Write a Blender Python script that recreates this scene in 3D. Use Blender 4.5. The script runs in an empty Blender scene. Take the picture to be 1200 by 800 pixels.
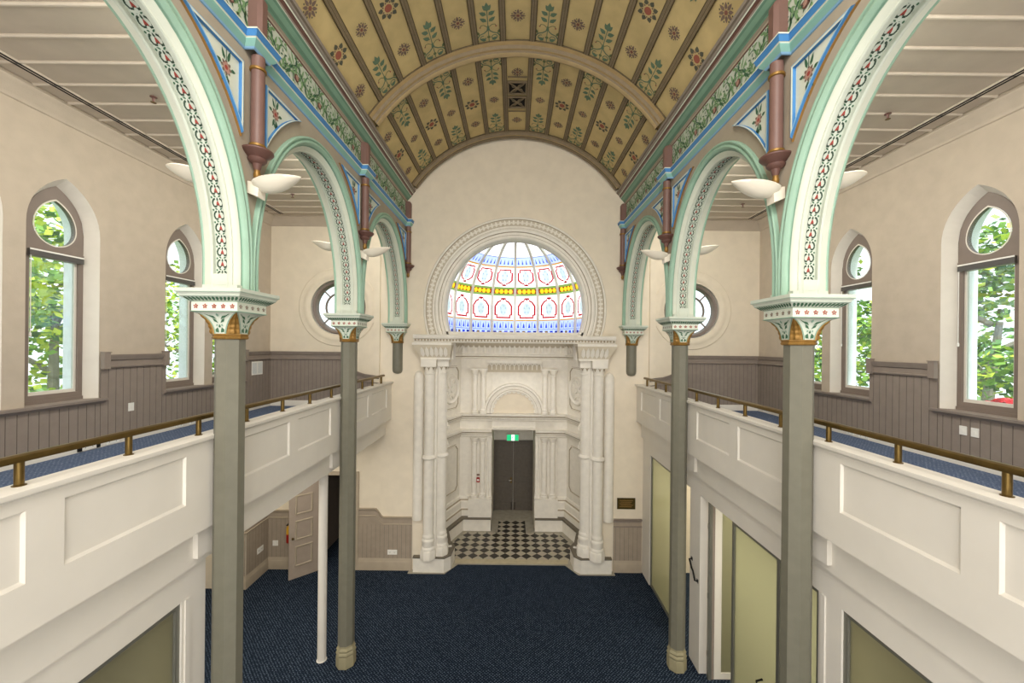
import bpy, bmesh, math, random
from math import sin, cos, pi, radians as R, sqrt, atan2
from mathutils import Vector, Matrix
random.seed(7)
C = bpy.context.scene.collection
E = 5.73                                   # eye height above the hall floor
YC = [1.16, 4.146, 7.13, 10.1]             # column axes along the nave
XC = 2.97                                  # column axis off the centre line
YW = 10.1                                  # end wall
XW = 6.22                                  # outer gallery walls
GF = E - 1.58                              # gallery floor
BACK = -1.9

# ------------------------------------------------------------------ materials
def lin(h):
    h = h.lstrip('#')
    o = []
    for i in (0, 2, 4):
        c = int(h[i:i+2], 16) / 255
        o.append(c/12.92 if c <= .04045 else ((c+.055)/1.055)**2.4)
    return (*o, 1)
_M = {}
def mat(name, hexc, rough=.6, metal=0, var=.06, scale=6, bump=.0, spec=.4):
    if name in _M: return _M[name]
    m = bpy.data.materials.new(name); m.use_nodes = True
    nt = m.node_tree; b = nt.nodes['Principled BSDF']
    c = lin(hexc)
    b.inputs['Roughness'].default_value = rough
    b.inputs['Metallic'].default_value = metal
    b.inputs['Specular IOR Level'].default_value = spec
    if var or bump:
        tc = nt.nodes.new('ShaderNodeTexCoord'); n = nt.nodes.new('ShaderNodeTexNoise')
        n.inputs['Scale'].default_value = scale; n.inputs['Detail'].default_value = 5
        nt.links.new(tc.outputs['Object'], n.inputs['Vector'])
        r = nt.nodes.new('ShaderNodeValToRGB')
        r.color_ramp.elements[0].position = .3; r.color_ramp.elements[1].position = .7
        r.color_ramp.elements[0].color = (*[x*(1-var) for x in c[:3]], 1)
        r.color_ramp.elements[1].color = (*[min(1, x*(1+var)) for x in c[:3]], 1)
        nt.links.new(n.outputs['Fac'], r.inputs['Fac'])
        nt.links.new(r.outputs['Color'], b.inputs['Base Color'])
        if bump:
            n2 = nt.nodes.new('ShaderNodeTexNoise'); n2.inputs['Scale'].default_value = scale*14
            nt.links.new(tc.outputs['Object'], n2.inputs['Vector'])
            bp = nt.nodes.new('ShaderNodeBump'); bp.inputs['Strength'].default_value = bump
            bp.inputs['Distance'].default_value = .01
            nt.links.new(n2.outputs['Fac'], bp.inputs['Height'])
            nt.links.new(bp.outputs['Normal'], b.inputs['Normal'])
    else:
        b.inputs['Base Color'].default_value = c
    _M[name] = m
    return m

def glass_mat(name, hexc, transp=.8, transl=.15, gloss=.05, rough=.05):
    if name in _M: return _M[name]
    m = bpy.data.materials.new(name); m.use_nodes = True
    nt = m.node_tree; nt.nodes.clear()
    out = nt.nodes.new('ShaderNodeOutputMaterial')
    t = nt.nodes.new('ShaderNodeBsdfTransparent'); t.inputs[0].default_value = lin(hexc)
    l = nt.nodes.new('ShaderNodeBsdfTranslucent'); l.inputs[0].default_value = lin(hexc)
    g = nt.nodes.new('ShaderNodeBsdfGlossy'); g.inputs['Roughness'].default_value = rough
    m1 = nt.nodes.new('ShaderNodeMixShader'); m1.inputs[0].default_value = transl/(transl+transp)
    nt.links.new(t.outputs[0], m1.inputs[1]); nt.links.new(l.outputs[0], m1.inputs[2])
    m2 = nt.nodes.new('ShaderNodeMixShader'); m2.inputs[0].default_value = gloss
    nt.links.new(m1.outputs[0], m2.inputs[1]); nt.links.new(g.outputs[0], m2.inputs[2])
    nt.links.new(m2.outputs[0], out.inputs[0])
    _M[name] = m
    return m

def carpet(name, c0, c1, c2, sc):
    m = bpy.data.materials.new(name); m.use_nodes = True
    nt = m.node_tree; b = nt.nodes['Principled BSDF']; b.inputs['Roughness'].default_value = .95
    b.inputs['Specular IOR Level'].default_value = .1
    tc = nt.nodes.new('ShaderNodeTexCoord')
    mp = nt.nodes.new('ShaderNodeMapping'); mp.inputs['Rotation'].default_value = (0, 0, R(45))
    nt.links.new(tc.outputs['Object'], mp.inputs[0])
    v = nt.nodes.new('ShaderNodeTexVoronoi'); v.inputs['Scale'].default_value = sc; v.inputs['Randomness'].default_value = .25
    nt.links.new(mp.outputs[0], v.inputs['Vector'])
    r = nt.nodes.new('ShaderNodeValToRGB')
    e = r.color_ramp.elements
    e[0].position = .16; e[0].color = lin(c2); e[1].position = .36; e[1].color = lin(c0)
    nt.links.new(v.outputs['Distance'], r.inputs[0])
    n = nt.nodes.new('ShaderNodeTexNoise'); n.inputs['Scale'].default_value = 60; n.inputs['Detail'].default_value = 4
    nt.links.new(tc.outputs['Object'], n.inputs['Vector'])
    mx = nt.nodes.new('ShaderNodeMix'); mx.data_type = 'RGBA'
    r2 = nt.nodes.new('ShaderNodeValToRGB'); r2.color_ramp.elements[0].position = .45; r2.color_ramp.elements[1].position = .65
    nt.links.new(n.outputs['Fac'], r2.inputs[0]); nt.links.new(r2.outputs['Color'], mx.inputs[0])
    nt.links.new(r.outputs[0], mx.inputs[6]); mx.inputs[7].default_value = lin(c1)
    nt.links.new(mx.outputs[2], b.inputs['Base Color'])
    _M[name] = m
    return m

def checker_mat():
    m = bpy.data.materials.new('checker_tiles'); m.use_nodes = True
    nt = m.node_tree; b = nt.nodes['Principled BSDF']; b.inputs['Roughness'].default_value = .45
    tc = nt.nodes.new('ShaderNodeTexCoord')
    mp = nt.nodes.new('ShaderNodeMapping'); mp.inputs['Rotation'].default_value = (0, 0, R(45))
    mp.inputs['Location'].default_value = (.05, .03, .5)
    nt.links.new(tc.outputs['Object'], mp.inputs[0])
    ck = nt.nodes.new('ShaderNodeTexChecker'); ck.inputs['Scale'].default_value = 4.857
    ck.inputs[1].default_value = lin('b3ab98'); ck.inputs[2].default_value = lin('38342f')
    nt.links.new(mp.outputs[0], ck.inputs[0])
    n = nt.nodes.new('ShaderNodeTexNoise'); n.inputs['Scale'].default_value = 9
    nt.links.new(tc.outputs['Object'], n.inputs['Vector'])
    mx = nt.nodes.new('ShaderNodeMix'); mx.data_type = 'RGBA'; mx.blend_type = 'MULTIPLY'; mx.inputs[0].default_value = .5
    nt.links.new(ck.outputs[0], mx.inputs[6]); nt.links.new(n.outputs['Color'], mx.inputs[7])
    mx2 = nt.nodes.new('ShaderNodeMix'); mx2.data_type = 'RGBA'; mx2.inputs[0].default_value = .6
    nt.links.new(mx.outputs[2], mx2.inputs[6]); nt.links.new(ck.outputs[0], mx2.inputs[7])
    nt.links.new(mx2.outputs[2], b.inputs['Base Color'])
    return m

WALL = mat('wall_plaster', 'b9ac9b', .85, var=.05, scale=5, bump=.15)
WALLE = mat('end_wall_plaster', 'dfd4c0', .85, var=.04, scale=4, bump=.12)
WHITE = mat('cream_paint', 'dad5cb', .5, var=.025, scale=3)
STONE = mat('painted_stone', 'e4dfd4', .6, var=.05, scale=7, bump=.15)
BANDM = mat('stone_band_shade', 'c4baa6', .7, var=.05)  # darker stone colour, paints shade behind the carved relief
STONED = mat('stone_relief_shade', 'a1957f', .7, var=.05)  # dark stone colour, paints shade into grooves and carved detail
REVEAL = mat('reveal_plaster', 'd9d3c8', .8, var=.03)
CEIL = mat('boarded_ceiling', 'c4b8a8', .8, var=.05, scale=3)
CEILL = mat('ceiling_bead', 'cfc4b4', .7, var=.04)
DADO = mat('taupe_boards', '8a7e74', .6, var=.06, scale=8)
DADOD = mat('taupe_groove', '675d54', .7, var=.05)
GDADO = mat('taupe_boards_hall', '9d9080', .6, var=.06, scale=8)
GDADOL = mat('taupe_moulding_hall', 'aa9d8a', .6, var=.05)
SHAFT = mat('grey_green_paint', '716f61', .5, var=.06, scale=9)
BASE_P = mat('column_base_paint', '938c70', .5, var=.06, scale=9)
PALE = mat('pale_green_paint', 'c6cdbf', .55, var=.03)
CREAMG = mat('cream_green_paint', 'd5dacb', .55, var=.03)
GREEN = mat('mint_green_paint', '97b8a3', .5, var=.05)
GREEN2 = mat('deep_mint_paint', '809f8d', .5, var=.05)
DGREEN = mat('dark_green_stencil', '3c6349', .7, var=.1)
VGREEN = mat('vine_green_stencil', '7a9c6f', .7, var=.12)
BLACKG = mat('black_green_stencil', '314436', .7, var=.1)
RED = mat('red_stencil', '9a4038', .7, var=.1)
PINK = mat('pink_stencil', 'b08a7c', .7, var=.1)
BLUE = mat('bright_blue_paint', '4480b8', .5, var=.05)
LBLUE = mat('light_blue_paint', '80aacb', .5, var=.05)
TEAL = mat('teal_paint', '86b5aa', .5, var=.05)
TAUPE = mat('spandrel_taupe', 'a89d8c', .7, var=.05, scale=5)
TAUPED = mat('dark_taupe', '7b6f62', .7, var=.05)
MAROON = mat('maroon_brown_paint', '64463f', .5, var=.06)
MAUVE = mat('mauve_brown_paint', '775b53', .45, var=.06)
GREYC = mat('cornice_grey', '90867c', .6, var=.05)
GOLD = mat('gold_paint', '8f6c34', .4, metal=.4, var=.15, scale=25)
GOLDL = mat('ochre_line', '94703c', .5, var=.1)
BRASS = mat('aged_brass', '6e5a32', .32, metal=.85, var=.15, scale=14)
PANEL = mat('vault_panel_ochre', 'c8b27e', .75, var=.12, scale=3)
BATTEN = mat('vault_batten', '83735a', .7, var=.1, scale=9)
BATTEND = mat('vault_batten_groove', '64573f', .7, var=.1)
RIBM = mat('vault_rib_tan', 'a68d62', .65, var=.08)
RIBL = mat('vault_rib_light', 'c9b083', .6, var=.08)
MPUR = mat('purple_brown_stencil', '7a665a', .8, var=.1)
MTEAL = mat('teal_stencil', '647a62', .8, var=.1)
MGRN = mat('olive_stencil', '6b7550', .8, var=.1)
MRED = mat('brick_red_stencil', '9c5a48', .8, var=.1)
MRED2 = mat('dull_red_stencil', '85584a', .8, var=.1)
MDK = mat('grey_green_stencil', '59584a', .8, var=.1)
VOID = mat('dark_void', '14110e', .9, var=0)
WINF = mat('window_frame_taupe', '7d7067', .5, var=.05)
BLIND = mat('blind_cassette', '5d5a57', .3, metal=.4, var=.05)
PVC = mat('white_plastic', 'e9e7e0', .4, var=.01)
FIXT = mat('uplight_enamel', 'e4dccb', .35, var=.02)
SLOT = mat('black_slot', '1d1a17', .8, var=0)
DOORD = mat('dark_oak_door', '5b544b', .5, var=.15, scale=10)
DOORG = mat('greige_door', 'a5978a', .55, var=.05)
ALU = mat('aluminium_frame', '7f7f76', .4, metal=.5, var=.04)
BLK = mat('black_metal', '1b1a19', .4, metal=.4, var=.05)
CAPST = mat('dark_capping_stone', '6c6558', .6, var=.1, scale=12)
STFLOOR = mat('grey_stone_floor', 'a09a8b', .55, var=.12, scale=7)
STCREAM = mat('cream_stone_strip', 'b5aa8e', .55, var=.1, scale=7)
EXT = mat('exterior_stone', 'f3f3f3', .8, var=.04)
BARK = mat('pale_bark', '8d8577', .9, var=.2, scale=12)
LEAF1 = mat('leaf_yellow_green', 'cfdc4a', .6, var=.25, scale=2)
LEAF2 = mat('leaf_mid_green', '8ab34c', .6, var=.25, scale=2)
LEAF3 = mat('leaf_dark_green', '547a44', .6, var=.25, scale=2)
LAWN = mat('lawn', '5d7d3f', .9, var=.2, scale=3)
CARPET = carpet('navy_carpet', '111925', '1d2837', '5f6d80', 24)
GCARPET = carpet('blue_gallery_carpet', '485671', '667287', '8a93a6', 26)
CHECK = checker_mat()
PANE = glass_mat('clear_pane', 'eef4f4', .95, .02, .05, .02)
FROST = glass_mat('frosted_glass', 'cfcfbb', .12, .7, .18, .25)
SMOKE = glass_mat('green_smoked_glass', 'b9b7a4', .1, .7, .2, .3)
GW = glass_mat('stained_white', 'eef0ee', .72, .26, .02)
GOPAL = glass_mat('stained_opal', 'bcc7ca', .6, .38, .02)
GLAV = glass_mat('stained_lavender', '9fadea', .7, .28, .02)
GBLUE = glass_mat('stained_blue', '4055b8', .7, .28, .02)
GNAVY = glass_mat('stained_navy', '242f78', .7, .28, .02)
GRED = glass_mat('stained_red', 'a81a28', .7, .28, .02)
GDRED = glass_mat('stained_dark_red', '8a2a1c', .7, .28, .02)
GYEL = glass_mat('stained_yellow', 'e8b020', .7, .28, .02)
GAMB = glass_mat('stained_amber', 'a87a30', .7, .28, .02)
GGRN = glass_mat('stained_green', '6a8240', .7, .28, .02)

# ------------------------------------------------------------------ mesh builder
class MB:
    def __init__(s): s.v = []; s.f = []; s.mi = []; s.ms = []
    def m(s, mt):
        for i, x in enumerate(s.ms):
            if x is mt: return i
        s.ms.append(mt); return len(s.ms)-1
    def poly(s, pts, mt):
        b = len(s.v); s.v += [tuple(p) for p in pts]
        s.f.append(list(range(b, b+len(pts)))); s.mi.append(s.m(mt))
    def box(s, x0, x1, y0, y1, z0, z1, mt, top=None, bot=None):
        x0, x1 = min(x0, x1), max(x0, x1)
        p = [(x0,y0,z0),(x1,y0,z0),(x1,y1,z0),(x0,y1,z0),(x0,y0,z1),(x1,y0,z1),(x1,y1,z1),(x0,y1,z1)]
        b = len(s.v); s.v += p; i = s.m(mt)
        for k, q in enumerate(((0,3,2,1),(4,5,6,7),(0,1,5,4),(1,2,6,5),(2,3,7,6),(3,0,4,7))):
            s.f.append([b+j for j in q])
            s.mi.append(s.m(bot) if k == 0 and bot else s.m(top) if k == 1 and top else i)
    def prism(s, pts, vec, mt, cap=None):
        n = len(pts); q = [tuple(Vector(p)+Vector(vec)) for p in pts]
        s.poly(pts[::-1], mt); s.poly(q, cap or mt)
        for i in range(n):
            j = (i+1) % n
            s.poly([pts[i], pts[j], q[j], q[i]], mt)
    def grid(s, fn, nu, nv, mt):
        b = len(s.v)
        for i in range(nu+1):
            for j in range(nv+1): s.v.append(tuple(fn(i/nu, j/nv)))
        k = s.m(mt)
        for i in range(nu):
            for j in range(nv):
                a = b+i*(nv+1)+j
                s.f.append([a, a+nv+1, a+nv+2, a+1]); s.mi.append(k)
    def rings(s, loops, mts, closed=True, cap0=True, cap1=True):
        b = len(s.v); n = len(loops[0])
        for l in loops: s.v += [tuple(p) for p in l]
        for i in range(len(loops)-1):
            mt = mts[i] if isinstance(mts, (list, tuple)) else mts
            k = s.m(mt)
            for j in range(n if closed else n-1):
                a = b+i*n+j; c = b+i*n+(j+1) % n
                s.f.append([a, c, c+n, a+n]); s.mi.append(k)
        m0 = mts[0] if isinstance(mts, (list, tuple)) else mts
        m1 = mts[-1] if isinstance(mts, (list, tuple)) else mts
        if cap0: s.f.append([b+j for j in range(n)][::-1]); s.mi.append(s.m(m0))
        if cap1: s.f.append([b+(len(loops)-1)*n+j for j in range(n)]); s.mi.append(s.m(m1))
    def lathe(s, c, prof, mts, n=24, ph=0., a0=None, a1=None, apothem=False):
        k = 1/cos(pi/n) if apothem else 1
        loops = []
        if a0 is None:
            for r, z in prof:
                loops.append([(c[0]+r*k*cos(ph+2*pi*i/n), c[1]+r*k*sin(ph+2*pi*i/n), c[2]+z) for i in range(n)])
            s.rings(loops, mts)
        else:
            for r, z in prof:
                loops.append([(c[0]+r*cos(a0+(a1-a0)*i/n), c[1]+r*sin(a0+(a1-a0)*i/n), c[2]+z) for i in range(n+1)])
            s.rings(loops, mts, closed=False, cap0=False, cap1=False)
    def tube(s, path, r, mt, n=8):
        loops = []
        for i, p in enumerate(path):
            p = Vector(p); a = Vector(path[max(0, i-1)]); c = Vector(path[min(len(path)-1, i+1)])
            d = (c-a).normalized()
            u = d.cross(Vector((0, 0, 1))) if abs(d.z) < .9 else d.cross(Vector((1, 0, 0)))
            u.normalize(); w = d.cross(u)
            rr = r[i] if isinstance(r, (list, tuple)) else r
            loops.append([p+u*rr*cos(2*pi*k/n)+w*rr*sin(2*pi*k/n) for k in range(n)])
        s.rings(loops, mt)
    def sweep(s, path, prof, mts, side=1, caps=True):
        """profile (d, z) swept along a plan polyline; d is measured to the left (side=1) of travel"""
        n = len(path); loops = []
        for i in range(n):
            p = Vector(path[i])
            def nrm(a, b):
                d = (Vector(b)-Vector(a)).normalized(); return Vector((-d.y, d.x))*side
            if i == 0: o = nrm(path[0], path[1])
            elif i == n-1: o = nrm(path[-2], path[-1])
            else:
                a = nrm(path[i-1], path[i]); b = nrm(path[i], path[i+1]); o = (a+b)
                o = o/max(.2, o.dot(a))
            loops.append([(p.x+o.x*d, p.y+o.y*d, z) for d, z in prof])
        k = len(prof)
        for i in range(n-1):
            for j in range(k-1):
                mt = mts[j] if isinstance(mts, (list, tuple)) else mts
                s.poly([loops[i][j], loops[i+1][j], loops[i+1][j+1], loops[i][j+1]], mt)
        if caps:
            m0 = mts[0] if isinstance(mts, (list, tuple)) else mts
            s.poly(loops[0], m0); s.poly(loops[-1][::-1], m0)
    def build(s, name, parent=None, loc=None, smooth=35, weld=True, clip=None):
        me = bpy.data.meshes.new(name)
        me.from_pydata(s.v, [], s.f)
        for m in s.ms: me.materials.append(m)
        for i, p in enumerate(me.polygons): p.material_index = s.mi[i]
        bm = bmesh.new(); bm.from_mesh(me)
        if clip is not None:
            co, no = clip
            bmesh.ops.bisect_plane(bm, geom=bm.verts[:]+bm.edges[:]+bm.faces[:], plane_co=co, plane_no=no, clear_outer=True)
        if weld: bmesh.ops.remove_doubles(bm, verts=bm.verts, dist=1e-5)
        bmesh.ops.recalc_face_normals(bm, faces=bm.faces)
        bm.to_mesh(me); bm.free()
        if smooth:
            for p in me.polygons: p.use_smooth = True
            me.set_sharp_from_angle(angle=R(smooth))
        o = bpy.data.objects.new(name, me); C.objects.link(o)
        if parent: o.parent = parent
        if loc: o.location = loc
        return o

def tag(o, label, cat, group=None, kind=None):
    o['label'] = label; o['category'] = cat
    if group: o['group'] = group
    if kind: o['kind'] = kind
    return o
def thing(name, label, cat, loc=(0, 0, 0), rz=0, group=None, kind=None):
    o = bpy.data.objects.new(name, None); C.objects.link(o); o.empty_display_size = .1
    o.location = loc; o.rotation_euler = (0, 0, rz)
    return tag(o, label, cat, group, kind)
def dup(root, loc, rz, label=None, name=None):
    r = root.copy(); C.objects.link(r); r.location = loc; r.rotation_euler = (0, 0, rz)
    if label: r['label'] = label
    if name: r.name = name
    for ch in list(root.children):
        c = ch.copy(); C.objects.link(c); c.parent = r
        for g in list(ch.children):
            d = g.copy(); C.objects.link(d); d.parent = c
    return r
def struct(mb, name, label, cat, **k):
    return tag(mb.build(name, **k), label, cat, kind='structure')
SIDE = {-1: 'left', 1: 'right'}

# ------------------------------------------------------------------ painted motifs (2-D outlines)
def leaf(cx, cy, a, L, W):
    q = [(0, 0), (.3, .5), (.65, .38), (1, 0), (.65, -.38), (.3, -.5)]
    return [(cx+x*L*cos(a)-y*W*sin(a), cy+x*L*sin(a)+y*W*cos(a)) for x, y in q]
def disc(cx, cy, r, n=10):
    return [(cx+r*cos(2*pi*i/n), cy+r*sin(2*pi*i/n)) for i in range(n)]
def strip(pts, w):
    out = []
    for i in range(len(pts)-1):
        (x0, y0), (x1, y1) = pts[i], pts[i+1]
        l = max(1e-6, sqrt((x1-x0)**2+(y1-y0)**2)); nx, ny = -(y1-y0)/l*w/2, (x1-x0)/l*w/2
        out.append([(x0+nx, y0+ny), (x1+nx, y1+ny), (x1-nx, y1-ny), (x0-nx, y0-ny)])
    return out
def arc(cx, cy, r, a0, a1, n=8):
    return [(cx+r*cos(a0+(a1-a0)*i/n), cy+r*sin(a0+(a1-a0)*i/n)) for i in range(n+1)]
def put(mb, fn, motif, ou=0, ov=0, su=1, sv=1):
    for k, (mt, pl) in enumerate(motif):
        mb.poly([fn(ou+x*su, ov+y*sv, (k % 5)*.0006) for x, y in pl], mt)

def m_small_flower():
    o = []
    for k in range(8):
        a = k*pi/4
        o.append((MPUR, leaf(.03*cos(a), .03*sin(a), a, .085 if k % 2 else .10, .045)))
    o.append((MRED2, disc(0, 0, .028)))
    for k in range(8):
        a = k*pi/4+pi/8; o.append((MDK, disc(.105*cos(a), .105*sin(a), .012, 6)))
    return o
def m_big_flower():
    o = [(MRED, disc(0, 0, .06, 12))]
    for k in range(8):
        a = k*pi/4+.2; o.append((MDK, leaf(.085*cos(a), .085*sin(a), a, .085, .075)))
        o.append((MPUR, disc(.09*cos(a+pi/8), .09*sin(a+pi/8), .015, 6)))
    return o
def m_plant():                                   # grows from v = 0 to v = .78
    o = []
    for sg in (-1, 1):
        for q in strip([(sg*.19, .02), (sg*.2, .1), (sg*.15, .17), (sg*.08, .19), (sg*.02, .24), (0, .34)], .022): o.append((MTEAL, q))
        for q in strip(arc(sg*.1, .09, .05, 0, sg*5, 7), .016): o.append((MTEAL, q))
        for q in strip([(0, .3), (sg*.07, .36), (sg*.12, .36), (sg*.13, .32)], .013): o.append((MGRN, q))
        o.append((MTEAL, leaf(sg*.02, .42, pi/2-sg*.9, .14, .075)))
        o.append((MTEAL, leaf(sg*.02, .55, pi/2-sg*1.0, .13, .08)))
        o.append((MGRN, leaf(sg*.16, .17, pi/2-sg*.5, .1, .05)))
        o.append((MRED, disc(sg*.135, .32, .016, 6)))
        o.append((MTEAL, leaf(sg*.05, .03, pi/2-sg*1.1, .12, .07)))
        o.append((MTEAL, leaf(0, .63, pi/2-sg*.55, .13, .07)))
    for q in strip([(0, .0), (0, .66)], .014): o.append((MTEAL, q))
    o.append((MTEAL, leaf(0, .62, pi/2, .17, .08)))
    o.append((MGRN, disc(0, .1, .03, 8)))
    return o
def m_soffit():                                  # unit .117 long (v), .17 wide (u)
    o = []
    for sg in (-1, 1):
        for q in strip([(sg*.018, -.034), (sg*.05, -.03), (sg*.062, .0), (sg*.05, .03), (sg*.026, .042)], .017): o.append((BLACKG, q))
        o.append((DGREEN, disc(sg*.062, .055, .011, 6)))
        o.append((DGREEN, leaf(sg*.012, .056, pi/2-sg*1.1, .04, .016)))
    o.append((RED, [(-.022, -.022), (.022, -.022), (.012, .006), (0, .028), (-.012, .006)]))
    o.append((BLACKG, leaf(0, .02, pi/2, .035, .02)))
    for q in strip([(-.02, -.03), (0, -.012), (.02, -.03)], .008): o.append((BLACKG, q))
    return o
def m_vine():                                    # unit .58 long (u), .42 high (v), centred on v = 0
    o = []; rg = random.Random(3)
    st = [(-.29+.58*i/16, .11*sin(2*pi*i/16)) for i in range(17)]
    for q in strip(st, .012): o.append((DGREEN, q))
    for i, (x, y) in enumerate(st[:-1]):
        for a in ([.9, -1.1, 2.0, -2.2][i % 4], [-2.0, 2.3, -.8, 1.2][i % 4]):
            o.append((VGREEN if i % 3 else DGREEN, leaf(x, y, a, .1+.035*(i % 3), .036)))
    for cx, cy, sg in ((-.145, -.05, 1), (.145, .05, -1)):
        for q in strip(arc(cx, cy, .095, sg*.4, sg*5.2, 9), .012): o.append((DGREEN, q))
        for k in range(7):
            a = k*.9; o.append((VGREEN, leaf(cx+.09*cos(a), cy+.09*sin(a), a+.9, .085, .03)))
        for k in range(4):
            a = k*1.57+.4; o.append((DGREEN, leaf(cx+.02*cos(a), cy+.02*sin(a), a, .05, .022)))
    o.append((MAROON, leaf(-.215, -.075, .5, .15, .1)))
    o.append((PINK, disc(-.145, -.035, .033, 9)))
    o.append((RED, disc(-.145, -.035, .012, 6)))
    for k in range(9):
        o.append((VGREEN if k % 2 else DGREEN, leaf(-.27+.06*k, .17 if k % 2 else -.18, (.5 if k % 2 else -.4)+rg.uniform(-.4, .4), .085, .03)))
    for k in range(5): o.append((BLACKG, disc(-.24+.12*k, .19*(1 if k % 2 else -1), .013, 6)))
    return o
def m_flower5(mt, r=.02):
    return [(mt, leaf(.25*r*cos(k*2*pi/5+pi/2), .25*r*sin(k*2*pi/5+pi/2), k*2*pi/5+pi/2, r, r*.75)) for k in range(5)] + [(GOLDL, disc(0, 0, r*.28, 6))]

# ------------------------------------------------------------------ walls with openings
def wall(mb, u0, u1, z0, z1, ops, P, mt, rmt, d0=0., depth=.5):
    us = {u0, u1}
    for o in ops:
        for k in range(o.get('n', 1)+1):
            t = k/o.get('n', 1); t = .5-.5*cos(pi*t)
            us.add(round(o['u0']+(o['u1']-o['u0'])*t, 5))
    us = sorted(u for u in us if u0-1e-6 <= u <= u1+1e-6)
    for a, b in zip(us, us[1:]):
        mid = (a+b)/2
        cov = sorted([o for o in ops if o['u0'] < mid < o['u1']], key=lambda o: o['lo'](mid))
        za, zb = z0, z0
        for o in cov:
            la, lb, ha, hb = o['lo'](a), o['lo'](b), o['hi'](a), o['hi'](b)
            if max(la-za, lb-zb) > 1e-4:
                mb.poly([P(a, za, d0), P(b, zb, d0), P(b, lb, d0), P(a, la, d0)], mt)
            if rmt:
                dd = o.get('depth', depth)
                if la > z0+1e-3: mb.poly([P(a, la, d0), P(b, lb, d0), P(b, lb, d0+dd), P(a, la, d0+dd)], rmt)
                mb.poly([P(a, ha, d0), P(b, hb, d0), P(b, hb, d0+dd), P(a, ha, d0+dd)], rmt)
                for u, l, h in ((a, la, ha), (b, lb, hb)):
                    if (abs(u-o['u0']) < 1e-4 or abs(u-o['u1']) < 1e-4) and h-l > 1e-3:
                        mb.poly([P(u, l, d0), P(u, h, d0), P(u, h, d0+dd), P(u, l, d0+dd)], rmt)
            za, zb = ha, hb
        mb.poly([P(a, za, d0), P(b, zb, d0), P(b, z1, d0), P(a, z1, d0)], mt)

def pointed(hw, rise, zs):
    """pointed arch head: two arcs with rise a little over the half width"""
    cx = (rise*rise-hw*hw)/(2*hw); r = hw+cx
    def f(u):
        return zs+sqrt(max(0, r*r-(abs(u)+cx)**2))
    return f

# ================================================================== FLOORS
mb = MB()
mb.poly([(-9, BACK, 0), (9, BACK, 0), (9, 13.95, 0), (-9, 13.95, 0)], CARPET)
struct(mb, 'floor', 'dark navy carpet floor of the hall below', 'floor')
for i, s in enumerate((-1, 1)):
    mb = MB()
    mb.box(s*3.34, s*(7.62 if s < 0 else XW), BACK, YW-.01, 3.45, GF, WHITE, top=GCARPET)
    struct(mb, 'floor.%03d' % (i+1), 'blue carpeted gallery floor behind the %s parapet' % SIDE[s], 'floor')
mb = MB()
mb.poly([(-70, -40, -1.2), (70, -40, -1.2), (70, 60, -1.2), (-70, 60, -1.2)], LAWN)
tag(mb.build('ground'), 'green ground outside the building', 'ground', kind='structure')
# stone apron + tiles of the apse
mb = MB()
ap = [(-2.62, 9.93), (-1.7, 9.93), (-1.42, 10.37), (1.38, 10.37), (1.66, 9.93), (2.58, 9.93), (2.58, 10.3), (2.2, 11.4), (1.75, 12.5),
      (.75, 12.55), (.75, 13.95), (-.75, 13.95), (-.75, 12.55), (-1.75, 12.5), (-2.2, 11.4), (-2.62, 10.3)]
mb.prism([(x, y, .001) for x, y in ap], (0, 0, .012), STFLOOR)
mb.poly([(-1.5, 10.40, .0145), (1.46, 10.40, .0145), (1.5, 10.62, .0145), (-1.54, 10.62, .0145)], STCREAM)
tl = [(-1.62, 10.62), (1.58, 10.62), (1.78, 11.25), (1.4, 12.14), (.4, 12.14), (.4, 12.95), (-.46, 12.95), (-.46, 12.14), (-1.46, 12.14), (-1.83, 11.25)]
mb.poly([(x, y, .015) for x, y in tl], CHECK)
struct(mb, 'floor.003', 'stone apse floor with dark and light diamond tiles', 'floor')

# ================================================================== END WALL
CZ = E+.945; LR = 1.78
PE = lambda u, z, d: (u, YW+d, z)
ops = [dict(u0=-1.85, u1=1.85, lo=lambda u: 0., hi=lambda u: E+.08, depth=.35),
       dict(u0=-LR, u1=LR, n=40, lo=lambda u: max(E+.33, CZ-sqrt(max(0, LR*LR-u*u))) if abs(u) < LR-1e-4 else CZ,
            hi=lambda u: CZ+sqrt(max(0, LR*LR-u*u)), depth=.3),
       dict(u0=-4.92, u1=-4.02, lo=lambda u: 0., hi=lambda u: 2.4, depth=.3)]
for sx in (-4.5, 4.5):
    ops.append(dict(u0=sx-.7, u1=sx+.7, n=28, lo=lambda u, c=sx: E+.94-sqrt(max(0, .49-(u-c)**2)),
                    hi=lambda u, c=sx: E+.94+sqrt(max(0, .49-(u-c)**2)), depth=.4))
mb = MB()
wall(mb, -7.6, XW+.5, 0, E+5.5, ops, PE, WALLE, REVEAL)
wall(mb, -7.6, XW+.5, 0, E+5.5, ops, PE, EXT, None, d0=.4)
for s in (-1, 1):                                 # shallow pilaster strip beside the nave
    mb.box(s*3.42, s*3.58, YW-.05, YW+.01, GF, E+3.2, WALLE)
struct(mb, 'wall_end', 'cream end wall with round arched window over the portal', 'wall', smooth=0)
mb = MB()
mb.box(-7.6, 7, BACK-.2, BACK, 0, E+5.6, WALL)
struct(mb, 'wall_back', 'plain plaster wall behind the viewer', 'wall')

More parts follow.
